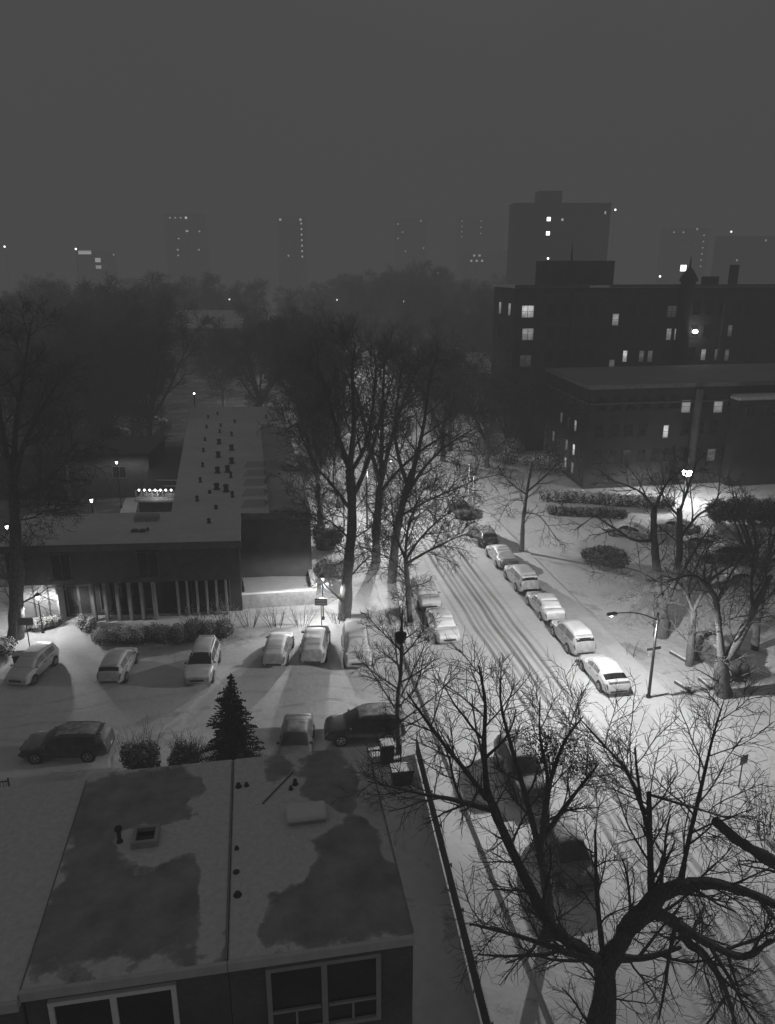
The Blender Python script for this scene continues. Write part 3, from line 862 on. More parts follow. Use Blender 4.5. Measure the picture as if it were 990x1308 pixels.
# inner court behind the front block: dark glazed pavilion with lit balcony rail
CB = empty('court_pavilion', (-25.0, 79.2, 0), 0, 'dark court pavilion with a row of small lit bulbs along its terrace', 'pavilion')
def cof(p): return (p[0] + 24.0, p[1] - 74)
MB().prism([cof(p) for p in [(-24.6, 70.4), (-20.2, 70.4), (-25.6, 95), (-30.0, 95)]], 0, 3.3).build('wall', M['dark_panel'], CB)
MB().prism([cof(p) for p in [(-25.2, 73.9), (-21.1, 73.9), (-25.5, 94.8), (-29.9, 94.8)]], 3.3, 3.55).build('roof', M['plastic_dark'], CB)
MB().prism([cof(p) for p in [(-24.9, 70.1), (-19.8, 70.1), (-20.4, 73.4), (-25.2, 73.4)]], 3.31, 3.5).build('terrace', M['trim_grey'], CB)
r = MB()
for k in range(9): r.tube([(-.75 + k * .55, -3.75, 3.5), (-.75 + k * .55, -3.75, 4.5)], .025, 5)
for z in (3.75, 4.5): r.box((1.45, -3.75, z), (4.6, .05, .05))
r.build('railing', M['trim'], CB)
for k in range(8): MB().lathe((-.5 + k * .55, -3.45, 4.35), [(.03, 0), (.10, .05), (.12, .12), (.08, .2), (.02, .23)], 8).build('lamp_bulb', M['lamp_soft'], CB)
b = MB(); b.box((1.5, 3.6, 3.62), (4.9, .1, .1)); b.box((2.2, 1.2, 3.62), (3.2, .1, .08)); b.build('roof_edge', M['trim'], CB)
for dx in (-.6, 1.6): MB().rbox((dx + 1.0, -2.2, 3.62), (1.6, .5, .22), .04).build('bench', M['concrete'], CB)
sheet('path', [(-29.67, 80.17, 0.00), (-27.78, 80.17, 0.00), (-34.16, 106.14, 0.00), (-35.05, 106.14, 0.00)], .014, M['walk'])
RB = empty('low_rear_block', (-42, 92, 0), .06, 'low dark flat block behind the court, left of the long roof', 'building')
MB().box((0, 0, 2.7), (27, 9, 5.4)).build('wall', M['dark_panel'], RB)
MB().rbox((0, 0, 5.5), (27.6, 9.6, .2), .05).build('roof', M['trim_dark'], RB)
for k in range(6): add_window(RB, (-10 + k * 4, -4.5, 3.2), 1.6, 1.4, 0, 'trim_dark', 'glass', (2, 1))
GW = empty('garden_wall', (-36.15, 94.42, 0.00), 0, 'pale brick garden wall with snow on top, beside the court path', 'wall')
g0 = Vector((-36.15, 94.42, 0.00)); a, c_ = Vector((-38.39, 94.79, 0.00)) - g0, Vector((-34.28, 94.79, 0.00)) - g0
MB().box((a + c_) / 2 + Vector((0, 0, 1.1)), ((c_ - a).length, .3, 2.2)).build('wall_body', M['stucco'], GW)
MB().rbox((a + c_) / 2 + Vector((0, 0, 2.27)), ((c_ - a).length + .1, .42, .14), .05).build('snow_cap', M['snow'], GW)

# --- apartment buildings at the right
def row_windows(root, base, rz, cols, z, w, h, lit, frame, pane_of):
    pass

AW = empty('apartment_block', (24.3, 91.9, 0), TH, 'four-storey brick apartment block with snowy flat roof and lit side windows behind the hedge', 'apartment building')
AZ = 12.9
MB().prism([(0, 0), (42, 0), (42, 17), (1.2, 17)], 0, AZ - .5).build('wall', M['brick'], AW)
MB().prism([(-.35, -.35), (42.3, -.35), (42.3, 17.3), (.85, 17.3)], AZ - .5, AZ - .05).build('roof', snow_mat('block_roof_snow', .28, .3, .14, .2), AW)
b = MB(); b.box((21, -.42, AZ - .22), (42.8, .16, .5)); b.box((.27, 8.5, AZ - .22), (.16, 17.6, .5), -.07)
b.build('cornice', M['trim_mid'], AW)
b = MB(); b.box((21, -.06, AZ - 2.3), (41.9, .12, .22)); b.box((.52, 8.5, AZ - 2.3), (.14, 16.8, .22), -.07); b.build('string_course', M['trim_dark'], AW)
LITS = [(12.63, 10.00), (16.96, 9.87), (10.28, 6.95), (23.74, 6.48), (16.86, 3.70), (20.12, 6.61)]
pans = ['lit_mid', 'lit_mid', 'lit_hi', 'lit_hi', 'lit_lo', 'lit_lo']
ws = [1.3, 1.3, .8, .9, 1.2, .6]
for (s, z), pn, ww in zip(LITS, pans, ws): add_window(AW, (s, 0, z), ww, 1.65, 0, 'trim_dark', pn, (1, 2))
zs = (10.6, 7.3, 4.0)
for z in zs:
    for k in range(14):
        s = 1.6 + k * 1.9
        if any(abs(s - q[0]) < 1.5 and abs(z - q[1]) < 1.6 for q in LITS): continue
        add_window(AW, (s, 0, z), 1.1, 1.6, 0, 'frame_dark', 'glass', (1, 2))
# west face (runs back from the corner)
wl = math.atan2(17, 1.2)
for z in (10.2, 7.2, 4.1, 1.7):
    for k in range(6):
        t = .08 + k * .165
        lit = {(7.2, 1): 'lit_mid', (4.1, 1): 'lit_hi', (7.2, 3): 'lit_lo', (4.1, 2): 'lit_lo', (1.7, 2): 'lit_mid', (1.7, 1): 'lit_lo', (4.1, 4): 'lit_lo'}.get((z, k), 'glass')
        add_window(AW, (1.2 * t, 17 * t, z), 1.0, 1.5, wl + PI, 'trim_dark', lit, (1, 2))
# snow-roofed bay
by = MB(); by.prism([(18.6, -1.9), (27, -1.9), (27, -.01), (18.6, -.01)], 0, 10.9); bay = by.build('bay', M['brick'], AW)
MB().rbox((22.8, -1.05, 11.15), (8.9, 2.1, .55), .2).build('snow_roof', M['snow'], bay)
for k in range(3): add_window(AW, (20.2 + k * 2.6, -1.9, 9.4), 1.3, 1.3, 0, 'trim_dark', 'glass', (2, 1))
b = MB(); b.lathe((13.8, -.75, 0), [(.45, 0), (.45, 12.2), (.5, 12.25)], 10); b.build('chimney_stack', M['brick_far'], AW)
# wall lamp
wl_p = Vector((13.80, 1.59) + (0,))
FLOOD = empty('flood_lamp', grid(0, 0), TH, 'glaring floodlight on a tall post, brightest lamp at the right', 'lamp')
FLOOD.location = (34.78, 86.50, 3.60); FLOOD.location.z = 0
fz = (34.78, 86.50, 3.60)[2]
MB().tube([(0, 0, 0), (0, 0, fz + .2)], [.12, .07], 8).build('post', M['metal_dark'], FLOOD)
MB().box((0, -.1, fz + .22), (.7, .5, .14)).build('lamp_housing', M['metal_dark'], FLOOD)
MB().lathe((0, -.18, fz - .12), [(.15, -.3), (.5, -.12), (.58, .14), (.45, .36)], 12).build('lamp_lens', M['lamp_hot'], FLOOD)

BW = empty('tall_apartment_block', (18.06, 112.43, 0), TH, 'dark seven-storey apartment block with big rooftop block, scattered lit windows', 'apartment building')
BZ = 24.0
MB().prism([(0, 0), (70, 0), (70, 10), (0, 10)], 0, BZ - .4).build('wall', M['brick_far'], BW)
b = MB(); b.prism([(-.3, -.3), (70.3, -.3), (70.3, 10.3), (-.3, 10.3)], BZ - .4, BZ - .1); b.build('roof', LM, BW)
b = MB(); b.box((5.3, -.36, BZ - .2), (11, .14, .5)); b.box((42, -.36, BZ - .15), (56, .14, .35)); b.build('cornice', M['trim_dark'], BW)
# projecting left wing face and recess lines
for s, w, dd in ((12.0, 7, .5), (34.5, 4.5, .6), (47.5, 5, .4)):
    MB().box((s, -dd / 2 - .005, (BZ - 1.0) / 2), (w, dd, BZ - 1.0)).build('wall_bay', M['brick_far'], BW)
MB().prism([(6.1, 2), (15.5, 2), (15.5, 9), (6.1, 9)], BZ - .1, BZ + 3.3).build('rooftop_block', M['brick_far'], BW)
MB().lathe((10.5, 6, BZ + 3.3), [(.15, 0), (.12, 1.2), (.03, 2.6)], 6).build('roof_mast', M['metal_dark'], BW)
t = MB().lathe((25.9, -.6, 12), [(1.0, 0), (1.05, 12.3), (1.35, 12.5), (1.3, 12.8), (.7, 13.8), (.16, 14.4), (.10, 15.4), (.02, 16.0)], 8); t.build('turret', M['brick_far'], BW)
MB().box((30.4, 1.2, BZ + .5), (2.0, 1.4, 1.2)).build('chimney', M['brick_far'], BW)
MB().box((34.1, 1.2, BZ + 1.3), (1.0, .9, 2.9)).build('chimney', M['brick_far'], BW)
L2 = [((1.92, 20.37), 1.9, 'lit_hi'), ((2.10, 17.21), 1.8, 'lit_mid'), ((15.11, 19.15), 1.1, 'lit_mid'), ((17.35, 13.83), .8, 'lit_hi'),
      ((19.97, 13.78), .9, 'lit_lo'), ((21.35, 13.76), .9, 'lit_lo'), ((24.00, 16.92), .9, 'lit_mid'), ((25.26, 16.90), .9, 'lit_mid'),
      ((29.98, 13.84), .9, 'lit_mid'), ((32.17, 13.80), .8, 'lit_lo'), ((33.47, 13.77), .8, 'lit_lo'), ((33.47, 17.36), .8, 'lit_lo'),
      ((24.11, 20.18), 1.6, 'lit_dim'), ((15.11, 12.61), 1.0, 'lit_lo'), ((1.96, 13.43), 1.8, 'lit_dim')]
M['lit_dim'] = emit('window_glow_faint', .3, .05, .4)
for (s, z), ww, pn in L2:
    yy = -.52 if 8.5 <= s <= 15.5 else (-.62 if 32.2 < s < 36.8 else 0)
    add_window(BW, (s, yy, z), ww, 1.75 if ww > .5 else 1.9, 0, 'trim_dark', pn, (2 if ww > 1.5 else 1, 2))
for z in (20.6, 17.3, 14.2):
    for k in range(22):
        s = 1.4 + k * 2.05
        if any(abs(s - q[0][0]) < 1.7 and abs(z - q[0][1]) < 1.7 for q in L2): continue
        if 24.5 < s < 27.3: continue
        yy = -.505 if 8.5 < s < 15.5 else (-.605 if 32.25 < s < 36.75 else (-.405 if 45 < s < 50 else 0))
        add_window(BW, (s, yy, z), 1.2, 1.7, 0, 'frame_dark', 'glass', (1, 2))
for y_, z_ in ((2.2, 20.6), (6.6, 20.6), (2.2, 14.2), (6.6, 17.3)): add_window(BW, (0, y_, z_), 1.3, 1.8, -PI / 2, 'trim_dark', 'lit_mid' if z_ > 20 else 'glass', (1, 2))
WLAMP = empty('wall_lamp', (0, 0, 0), TH, 'starry bright lamp fixed high on the dark tall block', 'lamp')
s, z = (27.86, 17.32)
WLAMP.location = (18.06 + s * CT + .55 * ST, 112.43 + s * ST - .55 * CT, z)
MB().box((0, .2, .1), (.16, .6, .16)).build('bracket', M['metal_dark'], WLAMP)
MB().lathe((0, -.1, -.3), [(.1, 0), (.34, .1), (.4, .3), (.3, .5), (.1, .58)], 12).build('lamp_lens', M['lamp_on'], WLAMP)

# --- far buildings
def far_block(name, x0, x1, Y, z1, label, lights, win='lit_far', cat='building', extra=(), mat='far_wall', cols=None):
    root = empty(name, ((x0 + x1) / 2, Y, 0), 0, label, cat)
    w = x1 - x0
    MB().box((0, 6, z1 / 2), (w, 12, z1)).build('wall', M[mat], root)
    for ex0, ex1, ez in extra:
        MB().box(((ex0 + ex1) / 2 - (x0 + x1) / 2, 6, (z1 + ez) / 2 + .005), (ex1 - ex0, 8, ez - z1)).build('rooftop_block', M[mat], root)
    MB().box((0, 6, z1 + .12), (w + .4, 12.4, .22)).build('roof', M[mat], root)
    for lx, lz, lw, lh, pn in lights:
        cx = lx - (x0 + x1) / 2
        f = MB(); f.box((cx, -.05, lz), (lw + .2, .08, lh + .2)); fo = f.build('window', M['trim_dark'], root)
        q = MB(); q.add([(cx + a * lw / 2, -.1, lz + c * lh / 2) for a, c in ((-1, -1), (1, -1), (1, 1), (-1, 1))], [(0, 1, 2, 3)]); q.build('pane', M[pn], fo)
    if cols:
        for r_ in range(cols[1]):
            for c_ in range(cols[0]):
                cx = -w / 2 + w * (c_ + .5) / cols[0]; lz = z1 - 2.2 - r_ * 3.0
                if any(abs(cx + (x0 + x1) / 2 - l[0]) < w / cols[0] * .6 and abs(lz - l[1]) < 1.6 for l in lights): continue
                f = MB(); f.box((cx, -.05, lz), (1.9, .08, 1.6)); fo = f.build('window', M['trim_dark'], root)
                q = MB(); q.add([(cx + a * .8, -.1, lz + c * .65) for a, c in ((-1, -1), (1, -1), (1, 1), (-1, 1))], [(0, 1, 2, 3)]); q.build('pane', M['glass'], fo)
    return root
M['far_wall'] = plain('haze_toned_wall', .72, .9, .1, .2)  # haze put into the wall colour: paled to near haze brightness so towers fade
M['lit_star'] = emit('far_lamp', .9, 9)
M['lit_farlo'] = emit('far_window', .6, .8)
M['lit_pale'] = emit('far_pale', .6, 1.1)
far_block('tower_block', 46.2, 81.5, 300, 49.1, 'broad dark tower block with stepped rooftop rising over the right-hand flats',
    [(59.0, 43.8, 1.3, 1.3, 'lit_star'), (64.0, 43.6, .8, .8, 'lit_farlo'), (59.0, 38.9, 1.3, 1.3, 'lit_star'), (79.5, 46.0, .5, 1, 'lit_farlo')], extra=((55.3, 63.8, 53.6),), cols=(9, 6), mat='brick_far')
far_block('apartment_slab', 38.0, 70.0, 420, 32.5, 'low far slab of flats with lit strip, left of the broad tower', [(38 + k * 1.4, 33.2 if k % 2 else 30.6, 1.1, 1.0, 'lit_farlo') for k in range(4, 9)], extra=((40, 45, 35.8), (53, 57, 35.8), (59, 68, 35.8)))
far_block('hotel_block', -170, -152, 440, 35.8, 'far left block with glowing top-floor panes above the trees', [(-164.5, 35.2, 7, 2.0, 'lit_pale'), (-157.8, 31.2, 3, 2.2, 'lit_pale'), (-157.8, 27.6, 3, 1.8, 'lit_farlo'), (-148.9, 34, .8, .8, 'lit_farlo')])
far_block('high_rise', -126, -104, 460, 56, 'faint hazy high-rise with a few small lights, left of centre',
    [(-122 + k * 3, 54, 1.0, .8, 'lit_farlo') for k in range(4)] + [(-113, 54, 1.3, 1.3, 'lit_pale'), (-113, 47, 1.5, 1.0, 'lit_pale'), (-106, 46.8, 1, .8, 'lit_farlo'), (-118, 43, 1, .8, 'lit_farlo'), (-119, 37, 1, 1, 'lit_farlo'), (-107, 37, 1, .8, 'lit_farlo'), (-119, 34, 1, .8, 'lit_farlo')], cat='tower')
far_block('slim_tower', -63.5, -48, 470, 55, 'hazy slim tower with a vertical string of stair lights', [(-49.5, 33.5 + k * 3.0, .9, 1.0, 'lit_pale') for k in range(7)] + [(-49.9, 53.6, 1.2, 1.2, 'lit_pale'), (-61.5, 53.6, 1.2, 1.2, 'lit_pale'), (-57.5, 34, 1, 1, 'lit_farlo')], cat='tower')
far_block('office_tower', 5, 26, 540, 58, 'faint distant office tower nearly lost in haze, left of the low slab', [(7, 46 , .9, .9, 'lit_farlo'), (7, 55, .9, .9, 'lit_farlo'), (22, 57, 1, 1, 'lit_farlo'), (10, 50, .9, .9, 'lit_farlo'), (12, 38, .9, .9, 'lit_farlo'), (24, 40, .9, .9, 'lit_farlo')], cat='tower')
far_block('lit_mast_block', 48, 80, 560, 60, 'distant block with two light columns, just left of the broad tower', [(46 + 5, 58 - k * 3.4, .8, .8, 'lit_farlo') for k in range(4)] + [(64, 58 - k * 4, .8, .8, 'lit_farlo') for k in range(3)], cat='tower')
far_block('stair_tower', 148, 170, 430, 47, 'distant tower with dotted stair lights, right of the broad tower', [(167, 28 + k * 3.1, .7, .7, 'lit_farlo') for k in range(6)] + [(163, 46.6, .9, .9, 'lit_farlo'), (151, 45, .8, .8, 'lit_farlo'), (156, 45, .8, .8, 'lit_farlo'), (158, 27, 3.2, 3.2, 'lit_star')], cat='tower')
far_block('hospital_block', 178, 240, 430, 43, 'pale long far block at the right border, lights along its roofline', [(186, 31, .9, .9, 'lit_farlo'), (200, 55 - 14, .9, .9, 'lit_farlo'), (222, 29, 1, 1, 'lit_farlo'), (232, 31, 1, 1, 'lit_farlo')], mat='stucco')

def gable_house(name, c, w, d, ze, zr, label, hip=0.0, dormer=True, rz=0.0, ch=True):
    root = empty(name, c, rz, label, 'house')
    MB().box((0, 0, ze / 2), (w - .8, d - .8, ze)).build('wall', M['stucco'], root)
    b = MB(); x, y = w / 2, d / 2; rx = x * (1 - hip)
    V_ = [(-x, -y, ze), (x, -y, ze), (x, y, ze), (-x, y, ze), (-rx, 0, zr), (rx, 0, zr)]
    b.add(V_, [(0, 1, 5, 4), (2, 3, 4, 5), (1, 2, 5), (3, 0, 4), (3, 2, 1, 0)])
    rf = b.build('roof', LM, root)
    if dormer:
        q = MB(); zz = ze + (zr - ze) * .28
        q.add([(-1.6, -y * .72, zz), (1.6, -y * .72, zz), (0, -y * .72, zz + 1.9), (-1.6, -y * .1, zz + .3), (1.6, -y * .1, zz + .3), (0, -y * .1, zz + 1.9)],
              [(0, 1, 2), (1, 4, 5, 2), (0, 2, 5, 3)])
        q.build('dormer', M['dark_panel'], rf)
    if ch: MB().box((w * .18, .6, zr + .3), (.9, .9, 2.0)).build('chimney', M['brick_far'], rf)
    for k in range(4):
        add_window(root, (-w * .36 + k * w * .24, -d / 2 + .4, ze * .7), 1.2, 1.8, 0, 'trim_grey', 'glass', (1, 2))
    return root
gable_house('gable_house', (-47.61, 211.73, 14.00), 18, 12, 11.5, 15.8, 'big old house with snowy gable roof and dark dormer among the trees').location.z = 0
gable_house('hip_roof_house', (13.86, 150.00, 10.92), 15, 11, 7.6, 10.9, 'house with snow-covered hip roof between trees, left of the tall block', .45, False).location.z = 0

# ------------------------------------------------------------------ cars
def lerp_tab(tab, x):
    if x <= tab[0][0]: return tab[0][1]
    for (a, va), (b_, vb) in zip(tab, tab[1:]):
        if x <= b_: return va + (vb - va) * (x - a) / (b_ - a)
    return tab[-1][1]
KINDS = {
 'sedan': dict(L=4.75, W=1.83, belt=[(-1, .50), (-.985, .72), (-.95, .93), (-.85, .99), (-.5, 1.0), (.1, .96), (.5, .93), (.8, .82), (.94, .70), (.985, .58), (1, .45)],
   roof=[(-.74, .99), (-.42, 1.33), (-.22, 1.42), (0, 1.45), (.14, 1.41), (.46, .94)], gh=(-.74, .46), ws=(.16, .45), rw=(-.72, -.38), side=(-.52, .30), wheel=(.61, -.58, .33)),
 'coupe': dict(L=4.65, W=1.84, belt=[(-1, .50), (-.985, .75), (-.95, .95), (-.85, 1.0), (-.5, 1.0), (.1, .95), (.5, .91), (.8, .78), (.94, .66), (.985, .55), (1, .42)],
   roof=[(-.86, 1.0), (-.45, 1.30), (-.2, 1.37), (-.02, 1.38), (.10, 1.34), (.46, .93)], gh=(-.86, .46), ws=(.12, .45), rw=(-.82, -.42), side=(-.42, .28), wheel=(.60, -.58, .34)),
 'suv': dict(L=4.65, W=1.88, belt=[(-1, .55), (-.99, .85), (-.965, 1.05), (-.9, 1.10), (0, 1.07), (.45, 1.04), (.8, .97), (.93, .85), (.98, .66), (1, .5)],
   roof=[(-.975, 1.10), (-.90, 1.42), (-.80, 1.60), (-.6, 1.69), (-.1, 1.70), (.14, 1.64), (.50, 1.05)], gh=(-.975, .50), ws=(.17, .49), rw=(-.96, -.82), side=(-.80, .34), wheel=(.60, -.57, .37), rails=True),
 'hatch': dict(L=4.2, W=1.77, belt=[(-1, .52), (-.985, .80), (-.96, .98), (-.9, 1.01), (.1, .96), (.5, .93), (.82, .82), (.94, .70), (.985, .56), (1, .45)],
   roof=[(-.97, 1.01), (-.86, 1.30), (-.72, 1.42), (-.4, 1.50), (0, 1.50), (.14, 1.45), (.54, .95)], gh=(-.97, .54), ws=(.17, .53), rw=(-.95, -.75), side=(-.72, .38), wheel=(.62, -.60, .32)),
 'minivan': dict(L=5.0, W=1.96, belt=[(-1, .55), (-.99, .9), (-.97, 1.04), (-.9, 1.07), (.2, 1.03), (.6, 1.0), (.84, .88), (.94, .74), (.985, .58), (1, .45)],
   roof=[(-.98, 1.06), (-.92, 1.45), (-.86, 1.62), (-.6, 1.74), (0, 1.75), (.18, 1.68), (.66, 1.02)], gh=(-.98, .66), ws=(.22, .65), rw=(-.965, -.86), side=(-.84, .46), wheel=(.63, -.58, .34)),
 'wagon': dict(L=4.85, W=1.85, belt=[(-1, .52), (-.985, .82), (-.96, 1.0), (-.9, 1.04), (.1, 1.0), (.48, .97), (.82, .88), (.94, .76), (.985, .6), (1, .46)],
   roof=[(-.97, 1.03), (-.86, 1.36), (-.76, 1.50), (-.5, 1.58), (0, 1.58), (.14, 1.52), (.50, .99)], gh=(-.97, .50), ws=(.17, .49), rw=(-.95, -.78), side=(-.76, .34), wheel=(.60, -.57, .36), rails=True),
}
def car(kind, loc, heading, label, g=.3, seed=1, snow=.09, clear_ws=False, clear_rw=False, side_frost=False, dust=.35, group=None, rear_snow_gap=False, bare=False):
    """heading: direction (radians, world) the bonnet points to"""
    K = KINDS[kind]; rng = random.Random(seed); upf = .12 if bare else .75
    hl, hw = K['L'] / 2, K['W'] / 2
    root = empty('parked_car', loc, heading, label, 'car', group)
    def section(x):
        wf = 1 - .13 * abs(x) ** 9 - .045 * abs(x) ** 4
        w = hw * wf; b = lerp_tab(K['belt'], x)
        inside = K['gh'][0] < x < K['gh'][1]
        r = max(lerp_tab(K['roof'], x), b) if inside else b
        h = r - b
        k = min(1, h / .42)
        zlo = .23 + .10 * abs(x) ** 12
        return [(0, zlo), (.84 * w, zlo), (.965 * w, zlo + .10), (w, max(zlo + .14, .62 * b)), (.985 * w, max(zlo + .18, b - .10)), (.93 * w, b),
                ((.87 - .125 * k) * w, b + max(0.008, h * .90)), ((.66 - .04 * k) * w, r + .018), (0, r + .045)]
    def S(x, s, side):
        sec = section(x); i = min(7, int(s)); f = s - i
        y = sec[i][0] + (sec[i + 1][0] - sec[i][0]) * f; z = sec[i][1] + (sec[i + 1][1] - sec[i][1]) * f
        return Vector((x * hl, side * y, z))
    def N(x, s, side):
        e = .012
        a = S(min(x + e, .999), s, side) - S(max(x - e, -.999), s, side); b_ = S(x, min(s + .08, 8), side) - S(x, max(s - .08, 0), side)
        n = b_.cross(a).normalized() if side > 0 else a.cross(b_).normalized()
        return n
    xs = sorted(set([-1, -.992, -.975, -.95, -.9, .9, .95, .975, .992, 1] + [round(-.85 + .05 * i, 3) for i in range(35)]))
    b = MB(); ring = 16
    V_ = []
    for x in xs:
        sec = section(x)
        left = [(x * hl, y, z) for y, z in sec[1:]]; right = [(x * hl, -y, z) for y, z in reversed(sec[1:-1])]
        V_ += left + right
    m = 15; F_ = []
    for i in range(len(xs) - 1):
        for j in range(m):
            jj = (j + 1) % m
            F_.append((i * m + j, i * m + m + j, i * m + m + jj, i * m + jj))
    F_.append(tuple(range(m))); F_.append(tuple(reversed(range((len(xs) - 1) * m, len(xs) * m))))
    b.add(V_, F_, 0, True)
    b.build('body', paint(g, dust, upf), root)
    def patch(name, x0, x1, s0, s1, mat, off_, nx=8, ns=3, sides=(1, -1), parent=root, full=False, thick=None):
        q = MB()
        if full:   # one patch across the roof from side to side
            sv = [(s0 + (8 - s0) * k / ns, 1) for k in range(ns + 1)] + [(8 - (8 - s0) * k / ns, -1) for k in range(1, ns + 1)]
            cols = [sv]
        else: cols = [[(s0 + (s1 - s0) * k / ns, sd) for k in range(ns + 1)] for sd in sides]
        for sv in cols:
            pts = []
            for i in range(nx + 1):
                x = x0 + (x1 - x0) * i / nx
                for s, sd in sv:
                    o_ = off_ if thick is None else thick(i / nx, (sv.index((s, sd))) / (len(sv) - 1))
                    pts.append(S(x, s, sd) + N(x, min(s, 7.95), sd) * o_)
            n = len(sv); fs = []
            for i in range(nx):
                for j in range(n - 1):
                    f = (i * n + j, i * n + n + j, i * n + n + j + 1, i * n + j + 1)
                    fs.append(tuple(reversed(f)) if sv[0][1] > 0 else f)
            q.add(pts, fs, 0, True)
        return q.build(name, mat, parent)
    patch('windshield', K['ws'][0], K['ws'][1] - .02, 6.15, 8, M['glass_dull'] if bare else M['car_glass'], .008, 5, 3, full=True)
    patch('rear_window', K['rw'][0] + .02, K['rw'][1], 6.15, 8, M['glass_dull'] if bare else M['car_glass'], .008, 5, 3, full=True)
    sm = M['glass_frost'] if side_frost else (M['glass_dull'] if bare else M['car_glass'])
    s0, s1 = K['side']; mid = (s0 + s1) / 2 + .02
    for sd in (1, -1):
        for a, c_ in ((s0, mid - .015), (mid + .015, s1)):
            patch('side_window', a, c_, 5.12, 5.92, sm, .008, 6, 2, (sd,))
        for a, c_ in ((-.50, mid - .01), (mid + .01, .36)):
            dr = patch('door', a, c_, 2.7, 4.95, paint(g, dust, upf), .006, 4, 3, (sd,))
            hx = a + .12 * (c_ - a)
            h = MB(); p = S(hx + .03, 4.3, sd); h.box(p + Vector((0, sd * .02, 0)), (.2, .035, .035)); h.build('handle', M['trim_dark'], dr)
    wx1, wx2, wr = K['wheel']
    for x in (wx1, wx2):
        for sd in (1, -1):
            yo = abs(S(x, 3, 1).y)
            def disc(name, r0, r1, y0, y1, mat, par, k=20):
                q = MB(); V2 = []
                for r_, yy in ((r0, y0), (r1, y0), (r1, y1), (r1 * .93, y1 + .015), (r0, y1 + .005)):
                    for j in range(k):
                        a = 2 * PI * j / k; V2.append((x * hl + r_ * math.cos(a), sd * yy, wr + r_ * math.sin(a)))
                F2 = []
                for i in range(4):
                    for j in range(k):
                        jj = (j + 1) % k; f = (i * k + j, i * k + jj, i * k + k + jj, i * k + k + j)
                        F2.append(f if sd > 0 else tuple(reversed(f)))
                q.add(V2, F2, 0, False)
                return q.build(name, mat, par)
            arch = disc('wheel_arch', .02, wr + .07, yo - .12, yo + .006, M['plastic_dark'], root)
            tyre = disc('wheel', .02, wr, yo - .2, yo + .018, M['tyre'], root)
            q = MB()
            for j in range(5):
                a = 2 * PI * j / 5 + .3
                q.box((x * hl + .12 * math.cos(a), sd * (yo + .038), wr + .12 * math.sin(a)), (.21, .02, .06), 0, 0, Matrix.Rotation(-a, 3, 'Y'))
            k = 16
            for r0, r1 in ((wr * .58, wr * .68), (.0, .06)):
                V2 = [(x * hl + r_ * math.cos(2 * PI * j / k), sd * (yo + .045), wr + r_ * math.sin(2 * PI * j / k)) for r_ in (r0, r1) for j in range(k)]
                q.add(V2, [(j, (j + 1) % k, k + (j + 1) % k, k + j) for j in range(k)])
            q.build('rim', M['rim'], tyre)
    for sd in (1, -1):
        p = S(K['ws'][1] - .13, 5.1, sd)
        MB().rbox(p + Vector((.02, sd * .10, .06)), (.12, .19, .13), .03).build('mirror', paint(g, dust, upf), root)
        patch('headlight', .91, .975, 4.1, 5.0, M['headlight'], .012, 3, 2, (sd,))
        patch('taillight', -.992, -.93, 3.7, 4.9, M['taillight'], .012, 3, 2, (sd,))
    def bar(name, x, z, w, h, mat, d=.03):
        MB().box((x, 0, z), (d, w, h)).build(name, mat, root)
    bar('grille', hl + .006, .58, K['W'] * .46, .14, M['plastic_dark']); bar('bumper_trim', -hl - .004, .42, K['W'] * .62, .12, M['plastic_dark'])
    bar('licence_plate', -hl - .012, .62 if kind in ('suv', 'minivan', 'hatch', 'wagon') else .60, .36, .12, M['plate']); 
    if kind in ('suv', 'minivan', 'hatch', 'wagon'):
        xx = lerp_tab([(0, 0), (1, 0)], 0)
        MB().rbox((K['roof'][2][0] * hl - .12, 0, lerp_tab(K['roof'], K['roof'][2][0]) + .03), (.28, K['W'] * .6, .05), .02).build('rear_spoiler', paint(g, dust, upf), root)
    if kind == 'coupe':
        MB().rbox((-hl * .93, 0, 1.10), (.2, K['W'] * .74, .06), .02).build('rear_spoiler', paint(g, dust, upf), root)
    if K.get('rails'):
        for sd in (1, -1):
            pts = [S(x, 6.5, sd) + Vector((0, 0, .06 if 0 < i < 5 else .0)) for i, x in enumerate([-.78, -.7, -.45, -.2, 0.0, .08])]
            MB().tube(pts, .022, 6).build('roof_rail', M['trim_dark'], root)
    # snow lying on roof, bonnet, boot (and glass, where it has not slid off)
    nse = [(rng.uniform(2, 6), rng.uniform(2, 6), rng.uniform(0, 6), rng.uniform(0, 6)) for _ in range(4)]
    def lump(u, v): return sum(math.sin(a * u * 2.2 + c_) * math.sin(b_ * v + d_) for a, b_, c_, d_ in nse) / 4
    def snow_patch(x0, x1, s0, nx=14, ns=5):
        def th(u, v):
            e = min(1, min(u, 1 - u) * 7) ** .6 * min(1, min(v, 1 - v) * 5) ** .6
            return .004 + snow * e * (1 + .6 * lump(u, v))
        patch('snow_cover', x0, x1, s0, 8, M['thin_snow'] if bare else M['carsnow'], 0, nx, ns, full=True, thick=th)
    wsb, wst = K['ws'][1], K['ws'][0]; rb, rt = K['rw']
    if bare:
        snow_patch(rt + .02, wst - .03, 6.6)
        return root
    snow_patch(wsb - .005, .955, 5.25)
    snow_patch(rt + .005, wst - .01, 6.05)
    if not clear_ws: snow_patch(wst + .0, wsb - .015, 6.1, 8)
    if not clear_rw: snow_patch(rb + .02, rt, 6.1, 8)
    elif rear_snow_gap: snow_patch(rb + (rt - rb) * .55, rt, 6.1, 6)
    if rb > -.93: snow_patch(-.955, rb + .005, 5.25, 8)
    return root

